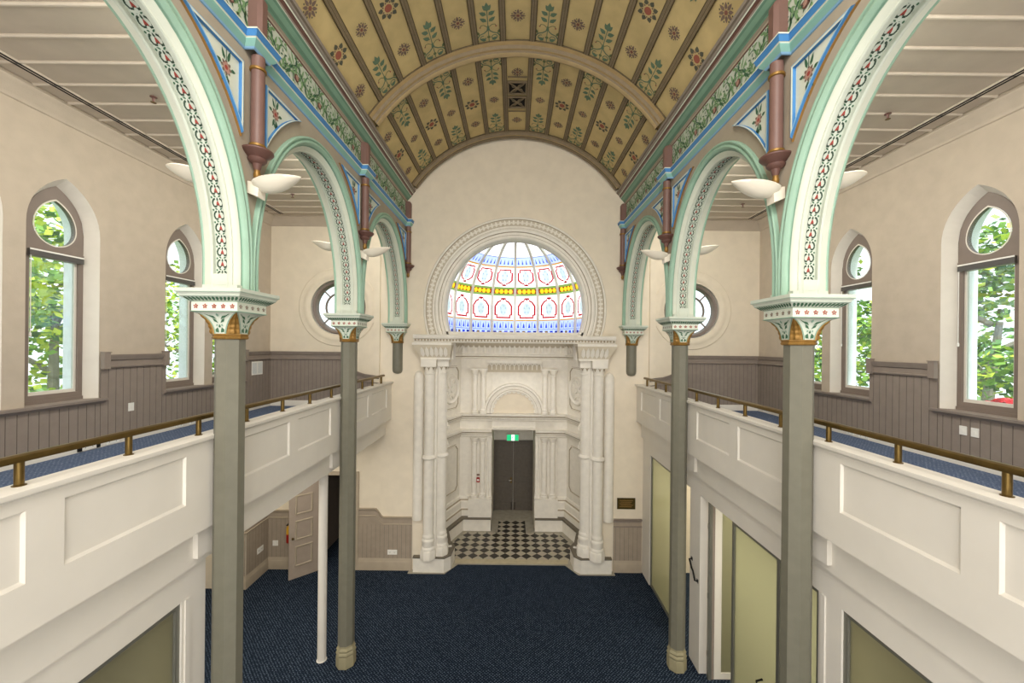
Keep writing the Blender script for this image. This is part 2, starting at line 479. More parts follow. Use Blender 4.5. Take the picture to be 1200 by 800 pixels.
# ================================================================== OUTER GALLERY WALLS
WINS = {-1: [4.36, 5.49, 7.51, 8.62], 1: [4.22, 5.35, 7.37, 8.48]}
WSILL, WSPR, WRISE, WHW = E-.85, E+1.54, .60, .36     # frame; the wall opening is splayed wider
OHW, ORISE = .45, .70
def outer_wall(s):
    mb = MB()
    P = lambda u, z, d: (s*(XW+d), u, z)
    ops = []
    f = pointed(OHW, ORISE, WSPR); fi = pointed(WHW, WRISE, WSPR)
    ops2 = []
    for c in WINS[s]:
        ops.append(dict(u0=c-OHW, u1=c+OHW, n=20, lo=lambda u: WSILL, hi=lambda u, c=c: f(u-c)))
        ops2.append(dict(u0=c-WHW, u1=c+WHW, n=20, lo=lambda u: WSILL, hi=lambda u, c=c: fi(u-c)))
    zl = GF-.4
    wall(mb, BACK, YW+.4, zl, E+3.4, ops, P, WALL, None)
    wall(mb, BACK, YW+.4, zl, E+3.4, ops2, P, EXT, None, d0=.44)
    for c in WINS[s]:                              # splayed inner reveal, straight outer reveal
        K = 24
        uo = [-OHW+2*OHW*(.5-.5*cos(pi*k/K)) for k in range(K+1)]; ui = [u*WHW/OHW for u in uo]
        outo = [(-OHW, WSILL)]+[(u, f(u)) for u in uo]+[(OHW, WSILL)]
        outi = [(-WHW, WSILL)]+[(u, fi(u)) for u in ui]+[(WHW, WSILL)]
        for k in range(len(outo)):
            k2 = (k+1) % len(outo)
            q = lambda l, k, d: P(c+l[k][0], l[k][1], d)
            mb.poly([q(outo, k, 0), q(outo, k2, 0), q(outi, k2, .15), q(outi, k, .15)], REVEAL)
            mb.poly([q(outi, k, .15), q(outi, k2, .15), q(outi, k2, .44), q(outi, k, .44)], EXT)
    if s < 0:
        mb.box(-XW-.5, -XW, 9.25, YW, 0, zl, WALLE)
        mb.box(-7.8, -7.6, BACK, YW, 0, zl, WALLE)
        mb.box(-7.6, -XW-.5, 9.25, 9.4, 0, zl, WALLE)
    else:
        mb.box(XW, XW+.3, BACK, YW, 0, zl, WALLE)
    struct(mb, 'wall_'+SIDE[s], 'beige %s gallery wall with paired pointed windows' % SIDE[s], 'wall', smooth=0)
for s in (-1, 1): outer_wall(s)

# pointed windows: one model, copied
def make_window():
    t = thing('window_1', '', 'window', kind='structure')
    fw = .065
    fin = pointed(WHW-.005, WRISE, WSPR-WSILL)
    z0, zt0, zt1 = 0.0, 2.0, 2.1
    mb = MB()                                      # lower frame
    for sg in (-1, 1):
        mb.box(-.03, .05, sg*(WHW-.005) if sg > 0 else -WHW+.005, sg*(WHW-fw), 0, zt0, WINF) if False else None
    mb.box(-.03, .05, -WHW+.005, -WHW+fw, 0, zt0, WINF); mb.box(-.03, .05, WHW-fw, WHW-.005, 0, zt0, WINF)
    mb.box(-.03, .05, -WHW+fw, WHW-fw, 0, .12, WINF)
    mb.box(-.045, -.03, -WHW+.005, WHW-.005, 0, .05, WINF)
    mb.box(-.04, .05, -WHW+.005, WHW-.005, zt0, zt1, WINF)
    mb.build('frame', t)
    mb = MB()                                      # sash
    a = WHW-fw
    for y0, y1, q0, q1 in ((-a, -a+.028, .12, zt0), (a-.028, a, .12, zt0), (-a+.028, a-.028, .12, .165), (-a+.028, a-.028, zt0-.03, zt0)):
        mb.box(.0, .035, y0, y1, q0, q1, REVEAL)
    sash = mb.build('sash', t)
    mb = MB(); mb.box(.015, .02, -a+.028, a-.028, .165, zt0-.03, PANE); mb.build('glass_pane', sash, smooth=0)
    # head panel pierced by a teardrop light
    cz, rr = zt1+.31, .262
    def hi(u):
        q = abs(u)
        if q >= rr: return cz
        return min(cz+sqrt(rr*rr-q*q), cz+.47-q*1.02) if q < .2 else cz+sqrt(rr*rr-q*q)
    def hi2(u):
        cx = .17; r2 = rr+cx
        return cz+sqrt(max(0, r2*r2-(abs(u)+cx)**2))
    lo = lambda u: cz-sqrt(max(0, rr*rr-u*u)) if abs(u) < rr else cz
    mb = MB()
    us = sorted({round(-rr+2*rr*(.5-.5*cos(pi*k/24)), 5) for k in range(25)} | {-WHW+.005, WHW-.005} | {-WHW+.03, WHW-.03, -.29, .29})
    for x in (-.03, .05):
        for a_, b_ in zip(us, us[1:]):
            m_ = (a_+b_)/2
            if abs(m_) < rr:
                mb.poly([(x, a_, zt1), (x, b_, zt1), (x, b_, lo(b_)), (x, a_, lo(a_))], WINF)
                mb.poly([(x, a_, hi2(a_)), (x, b_, hi2(b_)), (x, b_, fin(b_)), (x, a_, fin(a_))], WINF)
                if x < 0:
                    for g in (lo, hi2):
                        mb.poly([(-.03, a_, g(a_)), (-.03, b_, g(b_)), (.05, b_, g(b_)), (.05, a_, g(a_))], WINF)
            else:
                mb.poly([(x, a_, zt1), (x, b_, zt1), (x, b_, fin(b_)), (x, a_, fin(a_))], WINF)
    head = mb.build('head_panel', t)
    mb = MB()
    pts = [(u, lo(u)) for u in [-rr+2*rr*(.5-.5*cos(pi*k/24)) for k in range(25)]]
    pts += [(u, hi2(u)) for u in [rr-2*rr*(.5-.5*cos(pi*k/24)) for k in range(1, 24)]]
    mb.prism([(.01, u, z) for u, z in pts], (.006, 0, 0), PANE)
    mb.build('glass_pane', head, smooth=0)
    mb = MB()                                      # thin pale bead round the teardrop light
    n = len(pts)
    for k in range(n):
        (u0, q0), (u1, q1) = pts[k], pts[(k+1) % n]
        f = .94
        mb.poly([(-.033, u0, q0), (-.033, u1, q1), (-.033, u1*f, cz+(q1-cz)*f), (-.033, u0*f, cz+(q0-cz)*f)], REVEAL)
    mb.build('bead', head)
    mb = MB()                                      # roller blind cassette and cord
    mb.box(-.075, -.04, -WHW+.035, WHW-.035, zt0-.03, zt0+.06, BLIND)
    mb.box(-.078, -.07, -WHW+.035, WHW-.035, zt0+.045, zt0+.065, PVC)
    bl = mb.build('blind_cassette', t)
    mb = MB(); mb.tube([(-.07, WHW-.05, zt0-.03), (-.07, WHW-.05, .95)], .005, PVC, 6)
    mb.lathe((-.07, WHW-.05, .9), [(.003, 0), (.012, .01), (.012, .05), (.003, .06)], PVC, 8)
    mb.build('pull_cord', bl)
    return t
w0 = make_window()
ords = ['half hidden nearest', 'nearest full', 'second', 'third']
k = 0
for s in (-1, 1):
    for i, c in enumerate(WINS[s]):
        k += 1
        loc = (s*(XW+.175), c, WSILL); rz = 0 if s > 0 else pi
        lab = ['pointed window nearest the viewer in the %s gallery, at the photo edge', 'large pointed gallery window in the %s wall, nearest one seen whole',
               'pointed gallery window in the %s wall, left after the switch dado', 'pointed gallery window in the %s wall, mostly behind the near column'][i] % SIDE[s]
        if i == 2: lab = 'middle pointed window seen in the %s gallery wall, half way along' % SIDE[s]
        if k == 1: w0.location = loc; w0.rotation_euler = (0, 0, rz); w0['label'] = lab
        else: dup(w0, loc, rz, lab, 'window_%d' % k)

# sills, dado boarding, skirting of the galleries ------------------------------------------------
DT = E-.2                                         # top of dado
def boards_y(mb, s, x, y0, y1, z0, z1f, w=.115):
    y = y0
    while y < y1-1e-4:
        e = min(y1, y+w)
        mb.poly([(s*x, y+.004, z0), (s*x, e-.004, z0), (s*x, e-.004, z1f), (s*x, y+.004, z1f)], DADO)
        for q in ((y, y+.004), (e-.004, e)):
            a, b = (x+.008, x) if q[0] == y else (x, x+.008)
            mb.poly([(s*a, q[0], z0), (s*b, q[1], z0), (s*b, q[1], z1f), (s*a, q[0], z1f)], DADOD)
        y = e
tn = [0]
def trim(mb, label, cat, **k):
    tn[0] += 1
    return struct(mb, 'trim_%d' % tn[0], label, cat, **k)
CAPP = [(0, DT-.21), (.03, DT-.2), (.035, DT-.18), (.012, DT-.17), (.012, DT-.09), (.03, DT-.08), (.035, DT-.06), (.05, DT-.03), (.055, DT), (0, DT)]
for s in (-1, 1):
    mb = MB(); x = XW-.03
    segs, y = [], BACK
    WIN = WINS[s]; pairs = [(WIN[0]-OHW, WIN[1]+OHW), (WIN[2]-OHW, WIN[3]+OHW)]
    for a, b in pairs:
        boards_y(mb, s, x, y, a, GF+.14, DT-.2); segs.append((y, a))
        boards_y(mb, s, x, a, b, GF+.14, WSILL-.02); y = b
    boards_y(mb, s, x, y, YW-.03, GF+.14, DT-.2); segs.append((y, YW-.03))
    for a, b in segs:
        pa = [(s*x, a), (s*x, b)]
        mb.sweep(pa, CAPP, DADO, side=s)
        for q in (a, b):                          # little raised ears beside the windows
            if q not in (BACK, YW-.03):
                y0 = q if q == a else q-.09
                mb.box(s*(x-.058), s*(x), y0-.002, y0+.092, DT-.215, DT+.03, DADO)
                mb.box(s*(x-.065), s*(x), y0-.01, y0+.10, DT+.03, DT+.045, DADO)
    # end wall part with swept ramp down to the parapet
    yb = YW-.03
    def top(u):
        if u > 4.38: return DT-.2
        t = max(0, min(1, (u-3.42)/.96)); return DT-.2-.60*sqrt(max(0, 1-t*t))
    u = 3.42
    while u < XW-.03:
        e = min(XW-.03, u+.1)
        mb.poly([(s*(u+.004), yb, GF+.14), (s*(e-.004), yb, GF+.14), (s*(e-.004), yb, top(e)), (s*(u+.004), yb, top(u))], DADO)
        mb.poly([(s*(e-.004), yb, GF+.14), (s*(e+.004), yb, GF+.14), (s*(e+.004), yb, top(e)), (s*(e-.004), yb, top(e))], DADOD)
        u = e
    pr = [(d, z-DT) for d, z in CAPP]
    us = [XW-.03, 4.38]+[3.42+.96*sqrt(max(0, 1-(k/14)**2)) for k in range(1, 14)]+[3.42]
    loops = []
    for u in us:
        zt = top(u)+.2 if u > 4.38 else top(u)+.2
        loops.append([(s*u, yb-d, zt+z) for d, z in pr])
    for a, b in zip(loops, loops[1:]):
        for j in range(len(pr)-1): mb.poly([a[j], b[j], b[j+1], a[j+1]], DADO)
    # skirting
    mb.sweep([(s*(XW-.035), BACK), (s*(XW-.035), YW-.035), (s*3.42, YW-.035)], [(0, GF), (.025, GF), (.025, GF+.11), (.01, GF+.14), (0, GF+.14)], WHITE, side=s)
    trim(mb, 'taupe boarded dado with moulded cap along the %s gallery' % SIDE[s], 'wainscot')
    for i, (a, b) in enumerate(pairs):
        mb = MB()
        mb.sweep([(s*(XW-.02), a-.06), (s*(XW-.02), b+.06)], [(0, WSILL-.08), (.02, WSILL-.075), (.03, WSILL-.05), (.07, WSILL-.035), (.075, WSILL), (0, WSILL)], DADO, side=s)
        mb.box(s*(XW-.02), s*(XW+.16), a+.002, a+2*OHW-.002, WSILL-.02, WSILL+.004, DADO); mb.box(s*(XW-.02), s*(XW+.16), b-2*OHW+.002, b-.002, WSILL-.02, WSILL+.004, DADO)
        mb.box(s*(XW-.02), s*(XW+.001), a, b, WSILL-.06, WSILL, DADO)
        trim(mb, '%s sill under a pair of windows, %s gallery' % (['nearer', 'farther'][i], SIDE[s]), 'window sill')

# ================================================================== AISLE CEILINGS
for i, s in enumerate((-1, 1)):
    mb = MB(); zc = E+3.2
    mb.poly([(s*3.1, BACK, zc), (s*(XW+.02), BACK, zc), (s*(XW+.02), YW, zc), (s*3.1, YW, zc)], CEIL)
    y = BACK+.2
    while y < YW:
        mb.sweep([(s*3.1, y), (s*XW, y)], [(0, zc), (0, zc-.012), (.012, zc-.022), (.03, zc-.022), (.042, zc-.012), (.042, zc)], [CEIL, CEILL, CEILL, CEILL, CEIL], side=1)
        y += .392
    struct(mb, 'ceiling.%03d' % (i+1), 'boarded flat ceiling above the %s gallery' % SIDE[s], 'ceiling')
    mb = MB()
    zc2 = zc-.001
    prof = [(0, zc2-.22), (.02, zc2-.21), (.03, zc2-.18), (.05, zc2-.16), (.09, zc2-.09), (.16, zc2-.05), (.17, zc2-.03), (.2, zc2-.02), (.2, zc2), (0, zc2)]
    mb.sweep([(s*XW, BACK), (s*XW, YW), (s*3.58, YW)], prof, WALL, side=s)
    trim(mb, 'plaster cornice below the %s gallery ceiling' % SIDE[s], 'cornice')
    mb = MB()
    for dx in (-.03, .022): mb.box(s*(5.74+dx), s*(5.74+dx+.022), BACK+.1, 9.75, zc-.028, zc-.02, SLOT)
    mb.box(s*5.70, s*5.79, BACK+.1, 9.76, zc-.022, zc-.0005, CEILL)
    tag(mb.build('slot_diffuser'), 'long double black slot in the %s gallery ceiling' % SIDE[s], 'ceiling slot')
    for j, (x, y) in enumerate(((4.72, 5.15), (4.76, 8.45)) if s < 0 else ((5.0, 5.35), (5.0, 8.75))):
        t = thing('sprinkler_head', '%s sprinkler head on the %s gallery ceiling' % (['nearer brown', 'farther small'][j], SIDE[s]), 'sprinkler', (s*x, y, zc-.022))
        mb = MB(); mb.lathe((0, 0, 0), [(.04, 0), (.04, -.006), (.016, -.012), (.014, -.045), (.01, -.06)], MAROON, 12); mb.build('body', t)
        mb = MB(); mb.lathe((0, 0, -.075), [(.03, 0), (.032, .003), (.006, .006), (.006, .018)], BRASS, 12); mb.build('deflector', t)

# ================================================================== VAULT
VR, VZ = 3.2, E+2.16
STEP = R(8.75)
def vpt(a, y, off=0.):
    r = VR-off; return (r*sin(a), y, VZ+r*cos(a))
mb = MB()
AE = R(57.2)
mb.grid(lambda i, j: vpt(-AE+2*AE*i, BACK+(YW-BACK)*j), 72, 1, PANEL)
edges = [R(4.6)+STEP*k for k in range(6)]
for e in edges:
    for sg in (-1, 1):
        c = sg*e; w = .052/VR
        for (a0, a1, off, mt) in ((-w, -w*.72, .02, BATTEND), (-w*.72, -w*.12, .03, BATTEN), (-w*.12, w*.12, .024, BATTEND), (w*.12, w*.72, .03, BATTEN), (w*.72, w, .02, BATTEND)):
            mb.grid(lambda i, j: vpt(c+a0+(a1-a0)*i, BACK+(YW-BACK)*j, off), 1, 1, mt)
        for a0 in (-w, w):
            mb.grid(lambda i, j: vpt(c+a0, BACK+(YW-BACK)*j, .028*i), 1, 1, BATTEND)
centres = [0]+[sg*(edges[k]+edges[k]+STEP)/2 for k in range(6) for sg in (-1, 1)]
RIBY = [4.146, 7.13, 9.98]
for b0, b1 in ((1.3, 3.95), (4.33, 6.94), (7.32, 9.86)):
    L = b1-b0; ym = (b0+b1)/2
    for c in centres:
        idx = 0 if c == 0 else round((abs(c)-R(4.6)-STEP/2)/STEP)+1
        fn = lambda u, v, k=0., c=c: vpt(c+u/VR, v, .004+k)
        if idx == 0:
            for v in ((b0+.45, b1-.45) if b0 > 7 else (b0+.5, ym, b1-.5)):
                put(mb, fn, m_small_flower(), 0, v)
        elif idx % 2 == 1:
            put(mb, fn, m_plant(), 0, b1, 1, -1.0); put(mb, fn, m_plant(), 0, b0, 1, 1.0)
            put(mb, fn, m_small_flower(), 0, ym, .9, .9)
        else:
            put(mb, fn, m_big_flower(), 0, ym, 1.0, 1.0)
            for v in (b0+.52, b1-.52): put(mb, fn, m_small_flower(), 0, v)
        w = STEP*VR/2-.05                          # thin border line at the ends
        for v in (b0+.0, b1-.0):
            mb.poly([fn(-w, v-.008), fn(w, v-.008), fn(w, v+.008), fn(-w, v+.008)], BATTEND)
for y0 in (7.85, 9.0, 5.95):                       # cross beads of the crown panel
    w = STEP*VR/2-.05
    mb.grid(lambda i, j: vpt((-w+2*w*i)/VR, y0+.05*j, .022), 1, 1, BATTEN)
struct(mb, 'ceiling', 'painted ochre barrel vault with battens, flowers and plants', 'ceiling')
for i, yr in enumerate(RIBY):
    mb = MB()
    prof = [(-.19, 0), (-.19, .03), (-.13, .05), (-.11, .10), (-.07, .105), (-.05, .13), (.03, .14), (.07, .12), (.1, .105), (.12, .05), (.19, .03), (.19, 0)]
    mts = [BATTEND, RIBM, BATTEN, RIBM, BATTEN, RIBL, RIBL, RIBM, BATTEN, RIBM, BATTEND]
    if i == 2: mts = [BATTEND, BATTEN, BATTEN, RIBM, BATTEND, BATTEN, RIBM, BATTEN, BATTEND, BATTEN, BATTEND]; prof = [(d*.62, o) for d, o in prof]
    N = 64; AR = R(54.6)
    for k in range(N):
        a0, a1 = -AR+2*AR*k/N, -AR+2*AR*(k+1)/N
        for j in range(len(prof)-1):
            (d0, o0), (d1, o1) = prof[j], prof[j+1]
            mb.poly([vpt(a0, yr+d0, o0), vpt(a1, yr+d0, o0), vpt(a1, yr+d1, o1), vpt(a0, yr+d1, o1)], mts[j])
    trim(mb, ['tan transverse rib of the vault nearest the viewer', 'moulded tan transverse rib across the middle of the vault', 'dark edge rib where the vault meets the end wall'][i], 'vault rib')
for i, (y0, y1) in enumerate(((8.02, 8.42), (8.5, 8.9))):
    t = thing('ceiling_vent', ['pierced square ceiling vent in the vault crown, nearer of the two', 'pierced square ceiling vent in the vault crown, farther from the viewer'][i], 'vent', (0, (y0+y1)/2, VZ+VR-.004))
    h = .2
    mb = MB(); mb.box(-h, h, -h, h, -.008, -.002, VOID); mb.build('backing', t)
    mb = MB()
    for a in (-1, 1):
        mb.box(a*h, a*(h-.03), -h, h, -.035, -.008, BATTEN); mb.box(-h+.03, h-.03, *sorted((a*h, a*(h-.03))), -.035, -.008, BATTEN)
    mb.build('frame', t)
    mb = MB()
    for k in range(4):
        a = k*pi/2+pi/4
        mb.prism([(x, y, -.03) for x, y in leaf(0, 0, a, .24, .05)], (0, 0, .012), BATTEN)
        a2 = k*pi/2+.15
        mb.prism([(x, y, -.03) for x, y in leaf(.06*cos(a2), .06*sin(a2), a2+.9, .13, .05)], (0, 0, .012), BATTEN)
    mb.prism([(x, y, -.031) for x, y in disc(0, 0, .045)], (0, 0, .012), BATTEN)
    mb.build('pierced_grille', t)

# ================================================================== ARCADE ARCHES
AI, BI, Z0 = 1.49-.175, 2.03-.175, E+.77
SPRING = E+.53
def arch_pts(n=44):
    """(dy, z, ny, nz) along the intrados with outward normals"""
    o = [(-AI, SPRING, -1, 0), (-AI, (SPRING+Z0)/2, -1, 0)]
    for k in range(n+1):
        t = pi-pi*k/n
        x, z = AI*cos(t), BI*sin(t); nx, nz = cos(t)/AI, sin(t)/BI; l = sqrt(nx*nx+nz*nz)
        o.append((x, Z0+z, nx/l, nz/l))
    o += [(AI, (SPRING+Z0)/2, 1, 0), (AI, SPRING, 1, 0)]
    return o
AP = arch_pts()
ARC = [0]
for a, b in zip(AP, AP[1:]): ARC.append(ARC[-1]+sqrt((a[0]-b[0])**2+(a[1]-b[1])**2))
WF = .19                                          # spandrel half thickness
SOFF = m_soffit(); VINE = m_vine(); FL = m_flower5(RED, .022); FLD = m_flower5(MPUR, .02)
def arch_at(d):
    for i in range(len(ARC)-1):
        if ARC[i] <= d <= ARC[i+1]:
            t = (d-ARC[i])/(ARC[i+1]-ARC[i]); return [AP[i][k]*(1-t)+AP[i+1][k]*t for k in range(4)]
    return list(AP[-1])
def make_arch(s, i, label):
    yc = (YC[i]+YC[i+1])/2
    ymax = YW-.005
    clip = ((0, ymax, 0), (0, 1, 0)) if i == 2 else None
    t = thing('arcade_arch', label, 'arch', (0, 0, 0), group=None)
    X = lambda xo: s*(XC-xo)                       # xo > 0 towards the nave
    half = [(.085, .035), (.085, 0), (.10, -.008), (.13, -.008), (.14, .0), (.142, .012), (.165, .035), (.185, .06), (.187, .075)]
    hm = [PALE, PALE, PALE, PALE, CREAMG, CREAMG, CREAMG, GREEN2]
    roll = [(.187, .075), (.205, .072), (.228, .085), (.24, .105), (.236, .125), (.22, .133), (.222, .14), (.238, .15), (.24, .165), (.23, .175), (WF, .178)]
    mb = MB(); mr = MB(); sof = MB()
    def P(p, xo, r): return (X(xo), yc+p[0]+p[2]*r, p[1]+p[3]*r)
    for p, q in zip(AP, AP[1:]):
        for sg in (-1, 1):
            fx = lambda x: sg*x if sg > 0 else -(.05+(x-.085)*.5 if x <= .142 else .0785+(x-.142)*2.4)
            for j in range(len(half)-1):
                a, b = half[j], half[j+1]
                mb.poly([P(p, fx(a[0]), a[1]), P(q, fx(a[0]), a[1]), P(q, fx(b[0]), b[1]), P(p, fx(b[0]), b[1])], hm[j])
            for j in range(len(roll)-1):
                a, b = roll[j], roll[j+1]
                mr.poly([P(p, sg*a[0], a[1]), P(q, sg*a[0], a[1]), P(q, sg*b[0], b[1]), P(p, sg*b[0], b[1])], GREEN2 if j == 4 else GREEN)
        sof.poly([P(p, -.05, .035), P(q, -.05, .035), P(q, .085, .035), P(p, .085, .035)], PALE)
    d = .2
    while d < ARC[-1]-.12:
        a = arch_at(d); nl = sqrt(a[2]**2+a[3]**2); ny, nz = a[2]/nl, a[3]/nl
        ty, tz = nz, -ny                           # along the arc
        up = 1 if d < ARC[-1]/2 else -1
        fn = lambda u, v, k=0.: (X(.0175+u*.82), yc+a[0]+ny*(.033-k)+ty*v*up, a[1]+nz*(.033-k)+tz*v*up)
        put(sof, fn, SOFF)
        d += .117
    # springer blocks
    for sg in (-1, 1):
        ys = yc+sg*AI
        for x0, x1, y0, y1, z0, z1 in ((.19, -.16, 0, .17, SPRING, SPRING+.05), (.14, -.078, -.002, .17, SPRING+.05, SPRING+.16)):
            ya, yb = ys+sg*y0, ys+sg*(y1)
            if i == 2 and sg > 0: yb = min(yb, ymax)
            if min(ya, yb) < ymax: mb.box(X(x0), X(x1), min(ya, yb), max(ya, yb), z0, z1, PALE)
    mb.build('archivolt', t, clip=clip); mr.build('roll_moulding', t, clip=clip)
    sof.build('soffit_panel', t, clip=clip, smooth=0)
    # spandrel wall
    mb = MB()
    r = .178; zt = E+3.75
    ext = [(yc+p[0]+p[2]*r, p[1]+p[3]*r) for p in AP]
    ext = [(YC[i], ext[0][1])]+[(min(max(y, YC[i]), YC[i+1]), z) for y, z in ext]+[(YC[i+1], ext[-1][1])]
    for (ya, za), (yb, zb) in zip(ext, ext[1:]):
        if yb-ya < 1e-5: continue
        for xo, zz in ((WF, zt), (-WF, E+3.25)):
            mb.poly([(X(xo), ya, za), (X(xo), yb, zb), (X(xo), yb, zz), (X(xo), ya, zz)], TAUPE if xo > 0 else PALE)
    mb.build('spandrel', t, clip=clip)
    # painted triangles
    for sg in (-1, 1):
        ycol = YC[i] if sg < 0 else YC[i+1]
        yv = ycol-sg*.165
        ztop = E+2.83
        r = .335
        cur = []
        for p in AP:
            y, z = yc+p[0]+p[2]*r, p[1]+p[3]*r
            if (y-yv)*sg < 0 and z < ztop and p[0]*sg > 0: cur.append((y, z))
        if not cur: continue
        cur.sort(key=lambda q: q[1])
        # end points on the vertical edge and the top edge
        full = sorted([(yc+p[0]+p[2]*r, p[1]+p[3]*r) for p in AP if p[0]*sg > 0], key=lambda q: q[1])
        def at_y(yy):
            for a, b in zip(full, full[1:]):
                if (a[0]-yy)*(b[0]-yy) <= 0 and a[0] != b[0]:
                    return a[1]+(b[1]-a[1])*(yy-a[0])/(b[0]-a[0])
            return full[0][1]
        def at_z(zz):
            for a, b in zip(full, full[1:]):
                if (a[1]-zz)*(b[1]-zz) <= 0 and a[1] != b[1]:
                    return a[0]+(b[0]-a[0])*(zz-a[1])/(b[1]-a[1])
            return full[-1][0]
        outl = [(yv, at_y(yv))]+cur+[(at_z(ztop), ztop), (yv, ztop)]
        A = outl[0]; Bv = outl[-2]; Cv = outl[-1]
        la, lb, lc = [sqrt((p[0]-q[0])**2+(p[1]-q[1])**2) for p, q in ((Bv, Cv), (A, Cv), (A, Bv))]
        ic = ((la*A[0]+lb*Bv[0]+lc*Cv[0])/(la+lb+lc), (la*A[1]+lb*Bv[1]+lc*Cv[1])/(la+lb+lc))
        mb = MB()
        def pol(f, off, mt):
            mb.poly([(X(WF+off), ic[0]+(y-ic[0])*f, ic[1]+(z-ic[1])*f) for y, z in outl], mt)
        def rimq(f0, o0, f1, o1, mt):
            n = len(outl)
            for k in range(n):
                (ya, za), (yb, zb) = outl[k], outl[(k+1) % n]
                g = lambda y, z, f, o: (X(WF+o), ic[0]+(y-ic[0])*f, ic[1]+(z-ic[1])*f)
                mb.poly([g(ya, za, f0, o0), g(yb, zb, f0, o0), g(yb, zb, f1, o1), g(ya, za, f1, o1)], mt)
        rimq(1.0, .0, 1.0, .022, GOLDL); rimq(1.0, .022, .955, .024, GOLDL); rimq(.955, .024, .93, .05, BLUE); rimq(.93, .05, .87, .054, LBLUE); rimq(.87, .054, .8, .05, CREAMG)
        rimq(.8, .05, .775, .02, BLUE); pol(.78, .02, CREAMG)
        sc = .85*min(1, la/.5)
        fn = lambda u, v, k=0.: (X(WF+.022+k), ic[0]+u*1.25, ic[1]+v*1.25)
        mo = [(PINK, disc(0, 0, .05)), (RED, disc(0, 0, .02))]
        for k in range(8): mo.append((MPUR, leaf(.035*cos(k*pi/4), .035*sin(k*pi/4), k*pi/4, .035, .03)))
        for a_, l_ in ((pi/2*sg*0+1.3, .12), (-1.4, .13), (pi-1.2, .1), (-pi+1.2, .1), (.2, .06), (pi-.2, .06)):
            mo.append((DGREEN, leaf(.06*cos(a_), .06*sin(a_), a_, l_, .035)))
        for q in strip([(0, -.2), (0, .16)], .01): mo.insert(0, (DGREEN, q))
        mo.append((DGREEN, leaf(0, -.15, 1.0, .07, .03))); mo.append((DGREEN, leaf(0, -.15, 2.1, .07, .03)))
        put(mb, fn, mo, 0, 0, sc, sc)
        pn = mb.build('spandrel_panel', t, clip=clip, smooth=0)
    return t
BAYN = ['nearest bay at the photo edge', 'middle bay between the two free columns', 'farthest bay beside the end wall']
for s in (-1, 1):
    for i in range(3):
        make_arch(s, i, 'green and cream painted arch of the %s arcade, %s' % (SIDE[s], BAYN[i]))

